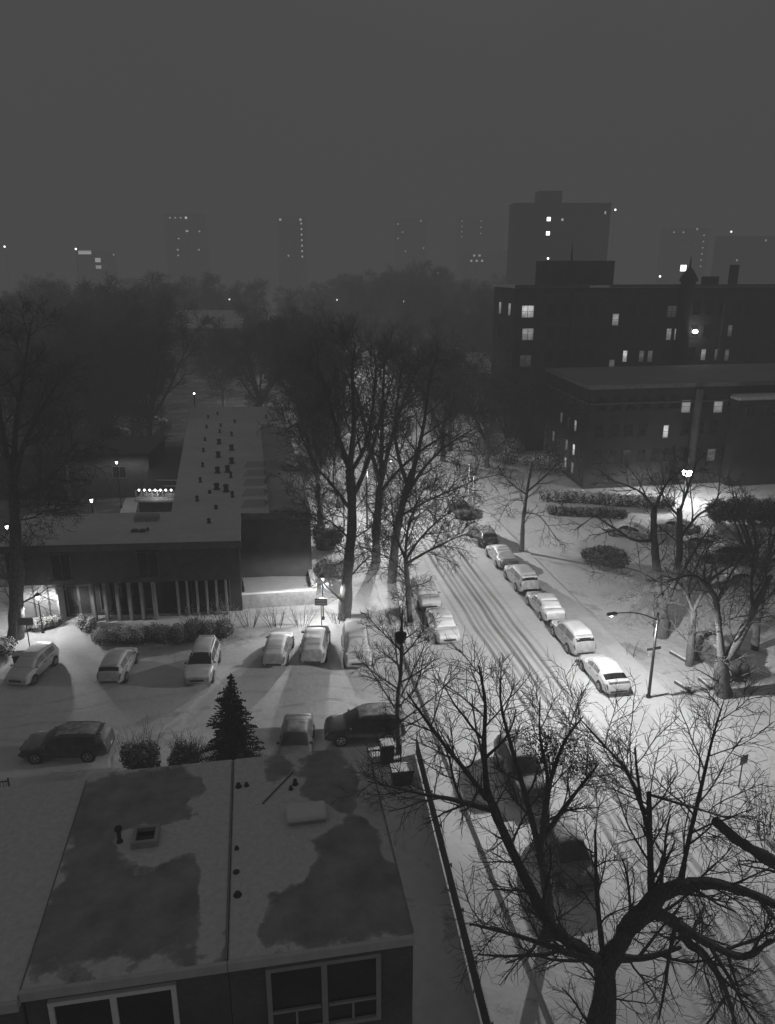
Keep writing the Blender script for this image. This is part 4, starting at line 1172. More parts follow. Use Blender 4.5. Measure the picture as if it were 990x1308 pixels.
N_ = TH + PI / 2            # bonnet up the street
S_ = TH - PI / 2            # bonnet down the street
F_ = dict(side_frost=True, dust=.55)
g_r = 'cars parked along the right kerb'; g_l = 'cars parked along the left kerb'; g_p = 'cars parked in the lot'
for kind, v, label, g, kw in (
    ('coupe', 42.3, 'white coupe with rear spoiler under snow, beside the curved street lamp', .62, dict(clear_rw=True, rear_snow_gap=True, snow=.08, **F_)),
    ('suv', 47.5, 'silver sport utility car with dark rear glass, parked just behind the white coupe', .35, dict(clear_rw=True, rear_snow_gap=True, snow=.09, side_frost=True, dust=.4)),
    ('sedan', 53.0, 'snow-buried sedan parked third up the right kerb from the street lamp', .4, dict(snow=.12, **F_)),
    ('suv', 58.7, 'snowy boxy car with dark bars on its tail, fourth up the right kerb', .3, dict(clear_rw=True, rear_snow_gap=True, snow=.12, **F_)),
    ('sedan', 64.3, 'snow-covered sedan near the slim tree on the right kerb', .3, dict(snow=.11, **F_)),
    ('wagon', 70.0, 'dark grey wagon thinly dusted with snow, beside the slim tree', .08, dict(snow=.02, dust=.3, bare=True)),
    ('sedan', 79.0, 'dark car at the far end of the right kerb, by the pale posts', .05, dict(snow=.02, dust=.2, bare=True))):
    car(kind, grid(21.85, v, .004), N_, label, g, int(v), group=g_r, **kw)
for kind, v, label, g, kw in (
    ('sedan', 50.8, 'snow-covered sedan facing down the street on the left kerb, in front of another', .3, dict(snow=.11, **F_)),
    ('suv', 56.6, 'snow-topped car tucked behind the left-kerb sedan, door mirror showing', .2, dict(snow=.12, **F_)),
    ('suv', 33.2, 'shade-darkened sport utility car under the bushy tree on the left kerb', .07, dict(snow=.02, dust=.25, bare=True)),  # dark paint and thin grey snow stand in for the shade here
    ('hatch', 27.0, 'shade-darkened small car behind the crooked limb of the big tree', .07, dict(snow=.02, dust=.25, bare=True)),):  # likewise darkened in its colours for the shade it stands in
    car(kind, grid(12.95, v, .004), S_, label, g, int(v), group=g_l, **kw)
for kind, loc, hd, label, g, kw in (
    ('hatch', (-23.9, 46.2), -PI / 2 - .12, 'pale hatchback nose-out at the left end of the lot, by the lit entrance', .5, dict(snow=.06, **F_)),
    ('hatch', (-18.2, 46.4), PI / 2 + .03, 'grey hatchback tail-out with dark rear window, casting a long shadow across the lot', .4, dict(snow=.07, clear_rw=True, rear_snow_gap=True, **F_)),
    ('suv', (-12.5, 46.5), -PI / 2 + .06, 'small dark-glassed jeep-like car nose-out in the middle of the lot', .28, dict(snow=.04, clear_ws=True)),
    ('hatch', (-7.7, 48.7), PI / 2 - .03, 'snow-covered hatchback with a wiper mark on its white rear window', .35, dict(snow=.09, **F_)),
    ('suv', (-5.15, 49.3), PI / 2 - .0, 'snowy tall car tail-out under the lawn lamp, between hatchback and minivan', .35, dict(snow=.09, **F_)),
    ('minivan', (-2.2, 48.9), -PI / 2 + .10, 'white-blanketed minivan at the right end of the lot row', .45, dict(snow=.10, **F_)),
    ('wagon', (-18.0, 37.2), PI + .06, 'dark hatch-backed car side-on by the iron fence, left of the round shrubs', .045, dict(snow=.02, dust=.12, bare=True)),
    ('sedan', (-5.15, 37.5), -PI / 2 + .04, 'low dark sedan half hidden behind the roof edge, between fir tree and black wagon', .06, dict(snow=.03, dust=.2, bare=True)),
    ('suv', (-1.35, 38.9), PI + .10, 'black wagon-like sport utility side-on behind the row house corner', .03, dict(snow=.02, dust=.08, bare=True)),):
    car(kind, (loc[0], loc[1], .004), hd, label, g, int(loc[0] * 7 + 400), group=g_p, **kw)
for kind, loc, hd, label, g, kw in (
    ('suv', (22.7, 47.2), S_ + .1, 'dark car behind the leaning tree trunks right of the street lamp', .05, dict(snow=.03, dust=.2, bare=True)),
    ('sedan', (24.62, 73.95, 0.00), TH + 2.3, 'snow-dusted dark car beyond the forked tree, nearest the hedge', .06, dict(snow=.03)),
    ('sedan', (29.87, 75.43, 0.00), TH + 2.3, 'dark car behind the twin trunks in the side lot', .06, dict(snow=.03)),
    ('hatch', (30.39, 70.27, 0.00), TH + 2.3, 'dark snow-topped hatch between two trees of the side lot', .05, dict(snow=.06)),
    ('minivan', (31.52, 67.31, 0.00), TH + 2.9, 'snow-roofed van side-on in the side lot below the floodlight', .05, dict(snow=.12)),
    ('sedan', (29.97, 61.31, 0.00), TH + 3.0, 'low dark car at the near edge of the side lot', .05, dict(snow=.04)),
    ('hatch', (31.5, 45.0), TH + 2.4, 'dark car half out of frame at the right border', .05, dict(snow=.05))):
    car(kind, (loc[0], loc[1], .006), hd, label, g, int(loc[0] * 11), group='cars in the side lot', **kw)
for k, p in enumerate([(-44.35, 131.18, 0.00), (-41.03, 133.29, 0.00), (-44.83, 124.57, 0.00)]):
    car('sedan', (p[0], p[1], 0), .15 + k * .2, ['snow-mounded far car left of the long roof, middle of three', 'snow-mounded far car nearest the long roof', 'snow-mounded far car farthest left of three'][k], .4, 30 + k, snow=.12, group='far cars under the trees')

# ------------------------------------------------------------------ street furniture
def point(name, loc, watts, r=.12, parent=None):
    l = bpy.data.lights.new(name, 'POINT'); l.energy = watts; l.shadow_soft_size = r; l.color = (1, 1, 1)
    o = bpy.data.objects.new(name, l); o.location = loc
    return link(o, parent)
def spot(name, loc, watts, r=.15, ang=165, blend=.5, tilt=(0, 0), parent=None):
    l = bpy.data.lights.new(name, 'SPOT'); l.energy = watts; l.shadow_soft_size = r; l.spot_size = math.radians(ang); l.spot_blend = blend
    o = bpy.data.objects.new(name, l); o.location = loc; o.rotation_euler = (tilt[0], tilt[1], 0)
    return link(o, parent)

def batwing(o, power, peak):
    """luminaire that throws more light sideways than straight down, and little upwards"""
    l = o.data; l.use_nodes = True; nt = l.node_tree
    em = [n for n in nt.nodes if n.type == 'EMISSION'][0]
    tc = nt.nodes.new('ShaderNodeTexCoord'); sep = nt.nodes.new('ShaderNodeSeparateXYZ'); nt.links.new(tc.outputs['Normal'], sep.inputs[0])
    c = math_node(nt, 'MAXIMUM', math_node(nt, 'MULTIPLY', sep.outputs['Z'], -1.0), .02)
    w = math_node(nt, 'MINIMUM', math_node(nt, 'POWER', c, -power), peak)
    # fade towards the horizontal
    mr = nt.nodes.new('ShaderNodeMapRange'); mr.interpolation_type = 'SMOOTHSTEP'; mr.clamp = True
    mr.inputs['From Min'].default_value = -.02; mr.inputs['From Max'].default_value = .22; mr.inputs['To Min'].default_value = .004
    nt.links.new(math_node(nt, 'MULTIPLY', sep.outputs['Z'], -1.0), mr.inputs['Value'])
    nt.links.new(math_node(nt, 'MULTIPLY', w, mr.outputs[0]), em.inputs['Strength'])
    return o
def cobra_lamp(loc, rz, h, arm, label, watts, group='street lamps'):
    root = empty('street_lamp', loc, rz, label, 'street lamp', group)
    MB().lathe((0, 0, 0), [(.17, 0), (.17, .25), (.10, .35), (.085, h * .5), (.065, h)], 10).build('pole', M['metal_dark'], root)
    pts = [(0, 0, h - .5), (arm * .25, 0, h - .12), (arm * .55, 0, h + .22), (arm * .85, 0, h + .34), (arm, 0, h + .36)]
    P, R = smooth_line([Vector(p) for p in pts], [.045, .042, .04, .036, .034])
    b = MB().tube(P, R, 8)
    P2, R2 = smooth_line([Vector(p) for p in [(0, 0, h - 1.05), (arm * .2, 0, h - .55), (arm * .42, 0, h + .02)]], [.025, .025, .022]); b.tube(P2, R2, 6)
    b.build('arm', M['metal_dark'], root)
    hd = MB(); hd.rbox((arm + .26, 0, h + .37), (.66, .26, .15), .05); head = hd.build('lamp_head', M['metal_grey'], root)
    MB().lathe((arm + .32, 0, h + .20), [(.04, 0), (.11, .03), (.14, .09)], 12).build('lens', M['lamp_on'], head)
    batwing(point('street_light', (arm + .32, 0, h + .14), watts, .16, root), 2.0, 7)
    return root

cl = cobra_lamp((16.57, 42.92, 0.00), TH + PI + .12, 6.0, 3.0, 'curved-arm street lamp leaning over the white coupe, sign on its pole', 1900)
b = MB(); b.box((0, -.03, 3.55), (1.0, .03, .18)); b.build('street_sign', M['sign_back'], cl)
b = MB(); b.box((.35, .02, 3.3), (.5, .03, .12), .9); b.build('street_sign', M['sign_pale'], cl)
cobra_lamp(grid(10.9, 75.7), TH, 7.0, 2.2, 'street lamp on the left kerb hidden among the tall trees', 2600)
for u, v, rz, lb, wt in ((23.8, 112, TH + PI, 'street lamp past the intersection on the right kerb', 1500), (10.9, 150, TH, 'lamp farther up the tree-lined street on its left', 2500), (23.8, 200, TH + PI, 'small lamp far up the street behind the crowns', 4000), (10.9, 260, TH, 'farthest lamp of the tree-lined street', 6000)):
    cobra_lamp(grid(u, v), rz, 7.5, 2.4, lb, wt)
point('terrace_light', (-23.6, 75.0, 4.6), 60, .3)
batwing(point('flood_light', (FLOOD.location.x, FLOOD.location.y - .9, fz - .5), 600, .3), 2.0, 7)
point('wall_light', (WLAMP.location.x + .2, WLAMP.location.y - .9, WLAMP.location.z), 60, .3)

def acorn_lamp(loc, h, label, watts, group='small post lamps', bright='lamp_on', blue=0):
    root = empty('post_lamp', loc, 0, label, 'lamp', group)
    MB().lathe((0, 0, 0), [(.12, 0), (.12, .2), (.05, .3), (.045, h - .3), (.09, h - .28), (.09, h - .24)], 10).build('post', M['metal_dark'], root)
    MB().lathe((0, 0, h - .24), [(.06, 0), (.10, .08), (.13, .22), (.12, .32)], 12).build('lamp_globe', M[bright], root)
    MB().lathe((0, 0, h + .10), [(.26, 0), (.24, .05), (.1, .14), (.03, .24)], 12).build('lamp_cap', M['metal_dark'], root)
    if watts: batwing(point('post_light', (0, 0, h - .42), watts, .1, root), 1.6, 6)
    return root
acorn_lamp((-25.9, 52.3, 0), 2.95, 'small lantern post beside the entrance path, near the white panels', 480)
acorn_lamp((-5.0, 54.6, 0), 3.45, 'small lantern post on the lawn behind the lot, by the patio wall corner', 900)
pc = (-30.49, 84.00, 5.24); acorn_lamp((pc[0], pc[1], 0), pc[2] + .2, 'slim court lamp at the pale garden wall', 180)
pc = (-26.58, 66.00, 6.15); acorn_lamp((pc[0], pc[1], 0), pc[2] + .2, 'low court lamp at the left of the snowy court path', 60)
pc = (-32.46, 62.00, 4.98); acorn_lamp((pc[0], pc[1], 0), pc[2] + .2, 'lamp at the left border behind the big trunk', 90)
# entrance soffit light
sl = on_front(1.8, 3.2, .8); point('soffit_light', (sl.x - 15, sl.y + 60, 2.95), 30, .2)
for k, s in enumerate((.9, 2.3, 5.2)):
    MB().lathe(tuple(on_front(s, 3.16, .75)), [(.1, 0), (.16, .03), (.17, .08)], 10).build('soffit_lamp', M['lamp_on'], LB)

def far_lamp(loc, h, label, s='lit_star', r=.35, watts=0, group='far lamps'):
    root = empty('distant_lamp', loc, 0, label, 'lamp', group)
    MB().tube([(0, 0, 0), (0, 0, h)], .1, 6).build('post', M['metal_dark'], root)
    MB().lathe((0, 0, h - .1), [(r * .4, 0), (r, r * .6), (r, r * 1.3), (r * .4, r * 1.9)], 8).build('lamp_globe', M[s], root)
    if watts: point('distant_light', (0, 0, h + .1 - .6), watts, .2, root)
for p, lb in (((-104.10, 240.00, 12.63), 'upper of two tiny lamps among the left trees'), ((-91.13, 210.00, 10.85), 'lower of two tiny lamps among the left trees'), ((-117.33, 320.00, 15.80), 'tiny lamp in the dark treetops left of the gabled house'),
              ((-161.45, 420.00, 36.06), 'tiny lamp left of the far glowing block'), ((-198.19, 420.00, 37.21), 'tiny lamp at the left border near the horizon'), ((-59.64, 300.00, 15.30), 'tiny lamp right of the gabled house roof'),
              ((-19.20, 300.00, 15.02), 'lamp speck above the tree-lined street'), ((-48.47, 120.00, 7.67), 'small lamp low in the left trees'), ((-29.74, 118.00, 7.86), 'lamp speck just left of the far roof end'), ((5.38, 260.00, 15.99), 'lamp speck behind the tall bare crowns'), ((116.35, 420.00, 54.98), 'lone light right of the broad tower top'), ((112.05, 330.00, 23.24), 'bright star-like lamp over the tall block roof'), ((25.34, 400.00, 24.14), 'lamp speck left of the low slab'), ((59.61, 300.00, 29.88), 'lamp speck between tower and rooftop block'), ((210.65, 500.00, 47.97), 'lamp speck over the right horizon')):
    far_lamp((p[0], p[1], 0), p[2], lb, 'lit_star', .0012 * p[1])

def sign_post(loc, h, w, hh, rz, label, mat='sign_back', lines=0):
    root = empty('sign_post', loc, rz, label, 'sign', None)
    MB().tube([(0, 0, 0), (0, 0, h)], .035, 6).build('post', M['metal_dark'], root)
    p = MB().rbox((0, -.06, h - hh / 2), (w, .05, hh), .015).build('panel', M[mat], root)
    if lines:
        b = MB()
        for k in range(lines): b.box((0, -.10, h - hh * (k + .8) / (lines + .6)), (w * .8, .02, .07))
        b.build('slat', M['sign_pale'], p)
    return root
sign_post((-25.90, 50.04, 0.00), 2.3, 1.05, .55, .1, 'dark rectangular sign board on one post by the entrance path')
sign_post((-5.01, 53.10, 0.00), 2.45, .95, .55, -.05, 'slatted name board on a thin post in the lawn behind the lot', 'sign_back', 2)
sign_post((18.42, 34.05, 0.00), 2.1, .55, .5, .5, 'small square sign on a tilted thin post at the lower right verge')
for p, hh, lb in (((9.33, 84.87, 0.00), 4.9, 'taller pale slim pole at the intersection'), ((9.74, 83.65, 0.00), 4.3, 'shorter pale slim pole at the intersection')):
    r = empty('slim_pole', p, 0, lb, 'pole'); MB().lathe((0, 0, 0), [(.09, 0), (.07, .3), (.06, hh), (.01, hh + .06)], 8).build('shaft', M['white_pole'], r)
    MB().rbox((0, -.08, hh * .62), (.5, .03, .45), .01).build('panel', M['sign_pale'], r)

def bin_(loc, w, d, h, label, rz=0.0, snow=.1):
    r = empty('rubbish_bin', loc, rz, label, 'bin', 'rubbish bins')
    b = MB(); x, y = w / 2, d / 2
    V_ = [(-x * .86, -y * .86, .06), (x * .86, -y * .86, .06), (x * .86, y * .86, .06), (-x * .86, y * .86, .06), (-x, -y, h), (x, -y, h), (x, y, h), (-x, y, h)]
    b.add(V_, [(3, 2, 1, 0), (0, 1, 5, 4), (1, 2, 6, 5), (2, 3, 7, 6), (3, 0, 4, 7), (4, 5, 6, 7)]); b.build('body', M['plastic_dark'], r)
    MB().rbox((0, -.02, h + .035), (w + .06, d + .08, .07), .03).build('lid', M['plastic_dark'], r)
    MB().rbox((0, 0, h + .07 + snow / 2), (w, d, snow), .05).build('snow_cap', M['snow'], r)
    for s in (-1, 1): MB().tube([(s * x * .8 - .03, y * .86, .1), (s * x * .8 + .03, y * .86, .1)], .1, 10).build('wheel', M['tyre'], r)
bin_((-0.04, 36.41, 0.00), .75, .75, 1.15, 'tall dark wheeled bin with snow on its lid behind the row house corner', TH, .06)
bin_((0.75, 34.57, 0.00), 1.15, .8, .9, 'low wide dark bin near the fence corner, thin snow on top', TH, .03)
bin_((-25.26, 47.27, 0.00), .8, .6, .8, 'snow-capped bin at the left edge of the lot beside the pale hatchback', .2, .14)

def fence(a, b_, h, label, step=.14, mat='iron', posts=2.2, boards=False):
    a, b_ = Vector((a[0], a[1], 0)), Vector((b_[0], b_[1], 0)); d = b_ - a; L = d.length; rz = math.atan2(d.y, d.x)
    r = empty('iron_fence' if not boards else 'board_fence', (a + b_) / 2, rz, label, 'fence')
    q = MB(); n = int(L / step)
    for i in range(n):
        x = -L / 2 + (i + .5) * step
        if boards: q.box((x, 0, h * .5 + .03), (step * .9, .025, h - .04))
        else: q.box((x, 0, h * .52), (.022, .022, h * .96))
    q.build('board_panel' if boards else 'picket_panel', M[mat], r)
    for z in (.18, h - .12): MB().box((0, .03, z), (L, .04, .05)).build('rail', M[mat], r)
    k = max(1, int(L / posts))
    for i in range(k + 1): MB().rbox((-L / 2 + L * i / k, .04, h * .53), (.08, .08, h * 1.08), .02).build('post', M[mat], r)
    return r
fence(grid(-26, 36.2), grid(-13.5, 36.2), 1.1, 'black iron fence along the lot behind the left row houses')
fence(grid(4.6, 35.6), grid(6.9, 35.6), 1.1, 'short iron fence beside the bins at the row house corner')
fence(grid(7.9, 36.3), grid(6.6, 14), 1.3, 'long dark fence running beside the end row house yard', .16, 'wood_dark', 2.4, True)

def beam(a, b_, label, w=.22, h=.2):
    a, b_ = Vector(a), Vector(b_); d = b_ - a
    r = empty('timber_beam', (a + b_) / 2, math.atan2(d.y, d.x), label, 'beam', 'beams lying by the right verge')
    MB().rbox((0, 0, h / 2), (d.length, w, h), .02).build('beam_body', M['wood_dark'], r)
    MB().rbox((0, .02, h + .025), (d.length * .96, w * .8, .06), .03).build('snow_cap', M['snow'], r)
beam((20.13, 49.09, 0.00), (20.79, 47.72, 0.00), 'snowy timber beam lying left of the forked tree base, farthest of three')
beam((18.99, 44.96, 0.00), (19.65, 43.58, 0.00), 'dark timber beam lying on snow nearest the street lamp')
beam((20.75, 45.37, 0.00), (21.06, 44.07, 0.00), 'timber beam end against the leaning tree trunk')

# ------------------------------------------------------------------ shrubs, hedges
hedge('clipped_hedge', (-21.32, 50.53, 0.00), (-16.71, 51.03, 0.00), 1.6, 1.3, 'frosted shrub hedge right of the entrance path', 3, 12000, .05)
hedge('clipped_hedge', (-16.86, 50.53, 0.00), (-11.62, 51.79, 0.00), 1.9, 1.5, 'darker snow-flecked hedge under the flat-roofed front', 4, 12000, .055, 'leaf_dark')
hedge('low_hedge', (18.02, 86.76, 0.00), (32.63, 83.65, 0.00), 1.8, 1.5, 'long snow-frosted hedge in front of the brick apartment block', 6, 14000, .09)
hedge('low_hedge', (17.91, 81.59, 0.00), (26.23, 80.17, 0.00), 1.6, 1.1, 'short dark hedge before the long frosted one', 7, 7000, .09, 'leaf_dark')
hedge('evergreen_hedge', (34.61, 78.53, 0.00), (43.20, 78.00, 0.00), 3.0, 2.9, 'tall dark evergreen screen at the right border', 8, 14000, .11, 'leaf_dark')
for k, (p, w, h, lb) in enumerate((((-22.70, 52.70, 0.00), 1.6, 1.3, 'frosted bush at the hedge corner beside the path'), ((-26.97, 52.70, 0.00), 2.4, .9, 'snow-laden groundcover bush under the lantern'), ((-25.94, 53.37, 0.00), 1.8, 1.0, 'snow-laden bush before the white panels'), ((-27.37, 48.97, 0.00), 2.2, 1.1, 'white-topped bush at the left border of the lot'))):
    shrub('snowy_bush', p, w, 1.4, h, lb, 40 + k, 2600, .055, 'leaf_snow', 14)
for k, (p, w, h, lb) in enumerate((((-10.49, 53.37, 0.00), 2.2, 1.5, 'bare twiggy bush left on the lawn behind the lot'), ((-8.57, 53.37, 0.00), 2.4, 1.6, 'bare twiggy bush beneath the patio wall'), ((-6.59, 53.37, 0.00), 2.2, 1.5, 'bare twiggy bush next to the slatted name board'), ((-12.12, 52.57, 0.00), 2.2, 2.4, 'tall bare bush at the dark front corner'), ((-3.82, 54.05, 0.00), 2.0, 1.2, 'bare bush by the pale tree foot'), ((-14.68, 53.37, 0.00), 2.6, 1.6, 'bare twigs rising above the dark hedge'), ((17.14, 48.62, 0.00), 1.2, 1.6, 'spindly bare sapling behind the coupe on the verge'))):
    shrub('bare_bush', p, w, 1.6, h, lb, 60 + k, 0, .09, 'leaf_snow', 16 if k < 6 else 3, twig_mat='twig_snow')
shrub('round_shrub', (-13.3, 35.4, 0), 2.3, 1.9, 2.3, 'rounded dark shrub behind the roof, left of the fir', 81, 4500, .075, 'leaf_dark', 30)
shrub('spiky_shrub', (-10.75, 35.4, 0), 1.6, 1.5, 2.0, 'spiky dark shrub between rounded shrub and fir tree', 82, 2600, .075, 'leaf_dark', 60)
conifer('fir_tree', (-8.0, 34.9, 0), 6.4, 2.15, 'dark pointed fir tree rising behind the row house roof', 83, n=150)
for k, (p, w, h, lb, mt) in enumerate((((-11.41, 92.00, 5.43), 3.6, 4.2, 'round dark evergreen beside the far end of the long roof', 'leaf_dark'), ((-11.01, 101.66, 0.00), 3.5, 2.2, 'low dark shrub below the round evergreen', 'leaf_dark'), ((19.89, 66.11, 0.00), 4.0, 1.8, 'dark snow-flecked bush in the open lot', 'leaf_dark'), ((-6.14, 70.71, 0.00), 3.2, 2.6, 'dark shrub near the wing corner', 'leaf_dark'), ((-4.83, 62.72, 0.00), 2.6, 2.0, 'shadowed bush left of the tall pale trunk', 'leaf_dark'), ((21.92, 101.66, 0.00), 7.5, 2.4, 'snow-laden bush glowing by the intersection', 'leaf_snow'), ((15.80, 106.14, 0.00), 5.0, 4.0, 'bright snow-laden bush behind the pale poles', 'leaf_snow'), ((18.30, 30.18, 0.00), 2.8, 2.8, 'twiggy bush at the lower right border', 'leaf_dry'))):
    shrub('dark_shrub' if mt == 'leaf_dark' else 'snowy_shrub', (p[0], p[1], 0), w, w * .8, h, lb, 90 + k, 5500 if mt != 'leaf_dry' else 250, .10 if mt != 'leaf_dry' else .06, mt, 40)

# ------------------------------------------------------------------ trees with their own shapes
def T(name, base, limbs, spec, seed, label, **kw): return make_tree(name, base, limbs, spec, seed, label, **kw)

# big near tree at the lower right: trunk below the frame, crooked limbs
BT = (6.6, 17.9, 0)
tr = [(6.6, 17.9, -.3), (6.55, 18.0, 1.2), (6.83, 18.40, 4.60), (6.70, 18.60, 5.54)]
l1 = [(6.75, 18.50, 5.31), (5.87, 18.80, 5.85), (5.07, 19.20, 6.37), (4.28, 19.70, 7.83), (3.58, 20.10, 9.28), (3.13, 20.40, 10.37)]
l1a = [(3.13, 20.40, 10.31), (3.03, 20.80, 11.81), (3.09, 21.30, 12.90), (2.91, 21.80, 14.01)]
l1b = [(3.33, 20.20, 9.79), (2.13, 20.60, 9.86), (0.90, 21.20, 9.69), (-0.66, 22.00, 9.52)]
l1c = [(3.14, 20.40, 10.07), (2.39, 20.00, 11.38), (1.38, 19.60, 13.03), (0.56, 19.30, 14.51)]
l2 = [(6.87, 18.60, 5.32), (7.26, 18.40, 6.83), (7.70, 18.20, 7.92), (8.01, 17.90, 8.79), (8.78, 17.60, 9.41), (9.69, 17.20, 9.60), (10.91, 16.90, 9.21)]
l3 = [(7.75, 18.20, 7.92), (8.86, 18.60, 6.92), (9.41, 18.80, 5.95), (10.07, 19.00, 5.26), (10.97, 19.20, 3.73), (11.71, 19.40, 1.79)]
l3b = [(8.78, 18.60, 6.98), (9.70, 18.20, 6.59), (10.60, 17.80, 6.51), (11.13, 17.50, 7.48)]
s1 = [(7.81, 18.20, 8.21), (7.73, 18.60, 9.83), (7.59, 18.80, 11.54)]
s1a = [(7.70, 18.60, 10.11), (7.59, 19.00, 10.62), (7.46, 19.40, 11.55), (7.34, 19.60, 12.49)]
s1b = [(7.62, 18.80, 11.46), (8.62, 18.40, 11.37), (9.64, 18.10, 11.21)]
s1c = [(7.59, 19.00, 10.62), (7.16, 19.60, 11.67), (6.44, 20.20, 12.36), (5.85, 20.60, 12.92)]
s2 = [(8.40, 17.80, 9.02), (8.74, 18.40, 10.01), (9.13, 18.90, 11.52), (9.45, 19.30, 12.96), (9.77, 19.60, 14.13)]
s3 = [(6.68, 18.60, 5.85), (6.48, 19.00, 7.43), (6.33, 19.40, 9.72)]
s4 = [(6.69, 18.50, 5.43), (5.29, 18.00, 6.50), (3.76, 17.60, 7.52), (2.33, 17.20, 8.36)]
l4 = [(7.03, 18.50, 5.65), (8.29, 18.90, 5.30), (9.38, 19.20, 5.36)]
SP = [(2.2, 2.3, 48, .16, .05, .12, .020, 6), (8, 1.1, 44, .2, .02, .12, .012, 4), (5, .55, 42, .2, .0, .12, .008, 3)]
big = T('old_tree', BT, [(tr, [.52, .39, .34, .30]), (l1, [.24, .22, .19, .165, .145, .12]), (l1a, [.10, .08, .06, .03]), (l1b, [.10, .08, .05, .02]), (l1c, [.09, .07, .05, .02]),
    (l2, [.28, .28, .27, .24, .18, .14, .10]), (l3, [.18, .17, .15, .12, .09, .05]), (l3b, [.17, .13, .10, .05]), (s1, [.10, .09, .07]), (s1a, [.055, .05, .045, .03]), (s1b, [.05, .035, .02]), (s1c, [.05, .045, .035, .015]),
    (s2, [.08, .07, .055, .035, .012]), (s3, [.09, .07, .03]), (s4, [.12, .10, .06, .03]), (l4, [.14, .1, .05])], SP, 11, 'huge crooked bare tree with arching limbs at the lower right')
# cut limb reaching in from the right border
T('leaning_tree', (19.8, 19.4, 0), [([(19.8, 19.4, -.2), (19.7, 19.4, 1.5), (19.3, 19.5, 3.2), (18.6, 19.6, 4.6)], [.5, .40, .36, .32]), ([(18.9, 19.6, 4.2), (17, 19.9, 5.4), (14.5, 20.2, 6.3), (13.76, 20.40, 6.86), (12.61, 20.60, 7.47), (11.53, 20.70, 8.17), (10.65, 20.80, 8.91)], [.27, .26, .24, .22, .20, .17, .15]),
    ([(18.7, 19.6, 4.5), (18.6, 19.4, 7), (19.2, 19.0, 9.5), (19.0, 18.8, 12)], [.22, .17, .11, .03]), ([(19.0, 19.5, 3.8), (20.6, 20.0, 6), (21.8, 20.6, 8.5), (22.2, 21, 11)], [.2, .15, .09, .03]), ([(18.6, 19.6, 4.6), (17.6, 21, 7), (17.2, 22, 9.5)], [.18, .12, .04])],
    [(1.2, 1.9, 48, .18, .04, .2, .022, 5), (6, 1.0, 44, .2, .02, .15, .013, 4), (4, .5, 40, .2, .0, .15, .009, 3)], 12, 'leaning tree with a sawn-off limb reaching in over the right border')

# bushy tree in front of the dark cars
bb = (6.4, 24.6, 0)
T('bushy_tree', bb, [([(6.4, 24.6, -.2), (6.51, 24.60, 1.56), (6.02, 24.80, 4.07)], [.26, .21, .17]), ([(6.02, 24.80, 4.07), (5.37, 25.00, 6.48), (4.79, 25.20, 8.46), (4.28, 25.40, 10.38), (4.25, 25.60, 11.76)], [.15, .11, .075, .045, .02]),
    ([(6.01, 24.80, 4.26), (6.07, 24.50, 7.22), (6.44, 24.20, 9.49), (7.01, 24.00, 10.76)], [.12, .09, .06, .02]), ([(6.10, 24.80, 5.19), (6.32, 25.60, 6.75), (5.97, 26.00, 8.61), (5.96, 26.40, 10.11)], [.11, .08, .05, .02]),
    ([(5.98, 24.80, 4.63), (6.98, 24.50, 6.87), (7.73, 24.00, 8.79)], [.12, .08, .03])], [(9, 1.8, 42, .18, .06, .15, .02, 4), (7, 1.0, 42, .22, .03, .15, .013, 3), (5, .55, 40, .2, .02, .1, .009, 3)], 13, 'bushy bare tree with leftover dry leaves in front of the dark kerb cars')
bt = [o for o in bpy.data.objects if o.name.startswith('bushy_tree')][0]
c0 = Vector((6.91, 24.20, 8.99)) - Vector(bb)
V_, Q = leaf_cloud(random.Random(5), [((c0.x, c0.y, c0.z), (.75, .7, .7)), ((c0.x - .7, c0.y, c0.z + .3), (.7, .6, .7)), ((c0.x + .3, c0.y, c0.z - .6), (.6, .6, .6)), ((c0.x - 1.3, c0.y + .3, c0.z + .2), (.7, .7, .8))], 2800, .034)
link(bpy.data.objects.new('foliage', np_mesh('foliage', V_, Q, M['leaf_dry'])), bt)

# slim spreading tree behind the row-house corner, with a nest
st_b = (.66, 37.2, 0)
nt_limbs = [([(.66, 37.2, -.1), (0.56, 37.20, 3.12), (0.72, 37.20, 5.06), (0.76, 37.20, 6.95), (0.79, 37.20, 8.79)], [.16, .13, .10, .07, .03])]
rg = random.Random(3)
for k in range(12):
    a = k * 2.4; z0 = 2.0 + k * .5
    P, R, _ = limb(rg, Vector((.68, 37.2, z0)), Vector((math.cos(a), math.sin(a), .75)), 4.2 - k * .2, .055, .015, 5, .10, .05)
    nt_limbs.append((P, R))
T('slim_tree', st_b, nt_limbs, [(9, 1.2, 40, .16, .05, .2, .014, 4), (5, .6, 40, .2, .03, .2, .010, 3), (3, .35, 38, .2, 0, .2, .008, 2)], 14, 'slim bare tree holding a dark nest, behind the row house corner')
nst = empty('bird_nest', (0.71, 37.10, 7.19), 0, 'dark bundled nest near the top of the slim bare tree', 'nest')
b = MB().lathe((0, 0, -.3), [(.05, 0), (.2, .12), (.28, .35), (.33, .6), (.24, .62), (.15, .5)], 11); b.build('nest_bowl', M['leaf_dry'], nst)
V_, Q = leaf_cloud(random.Random(6), [((0, 0, 0), (.3, .3, .36))], 260, .05); link(bpy.data.objects.new('twigs', np_mesh('twigs', V_, Q, M['leaf_dry'])), nst)

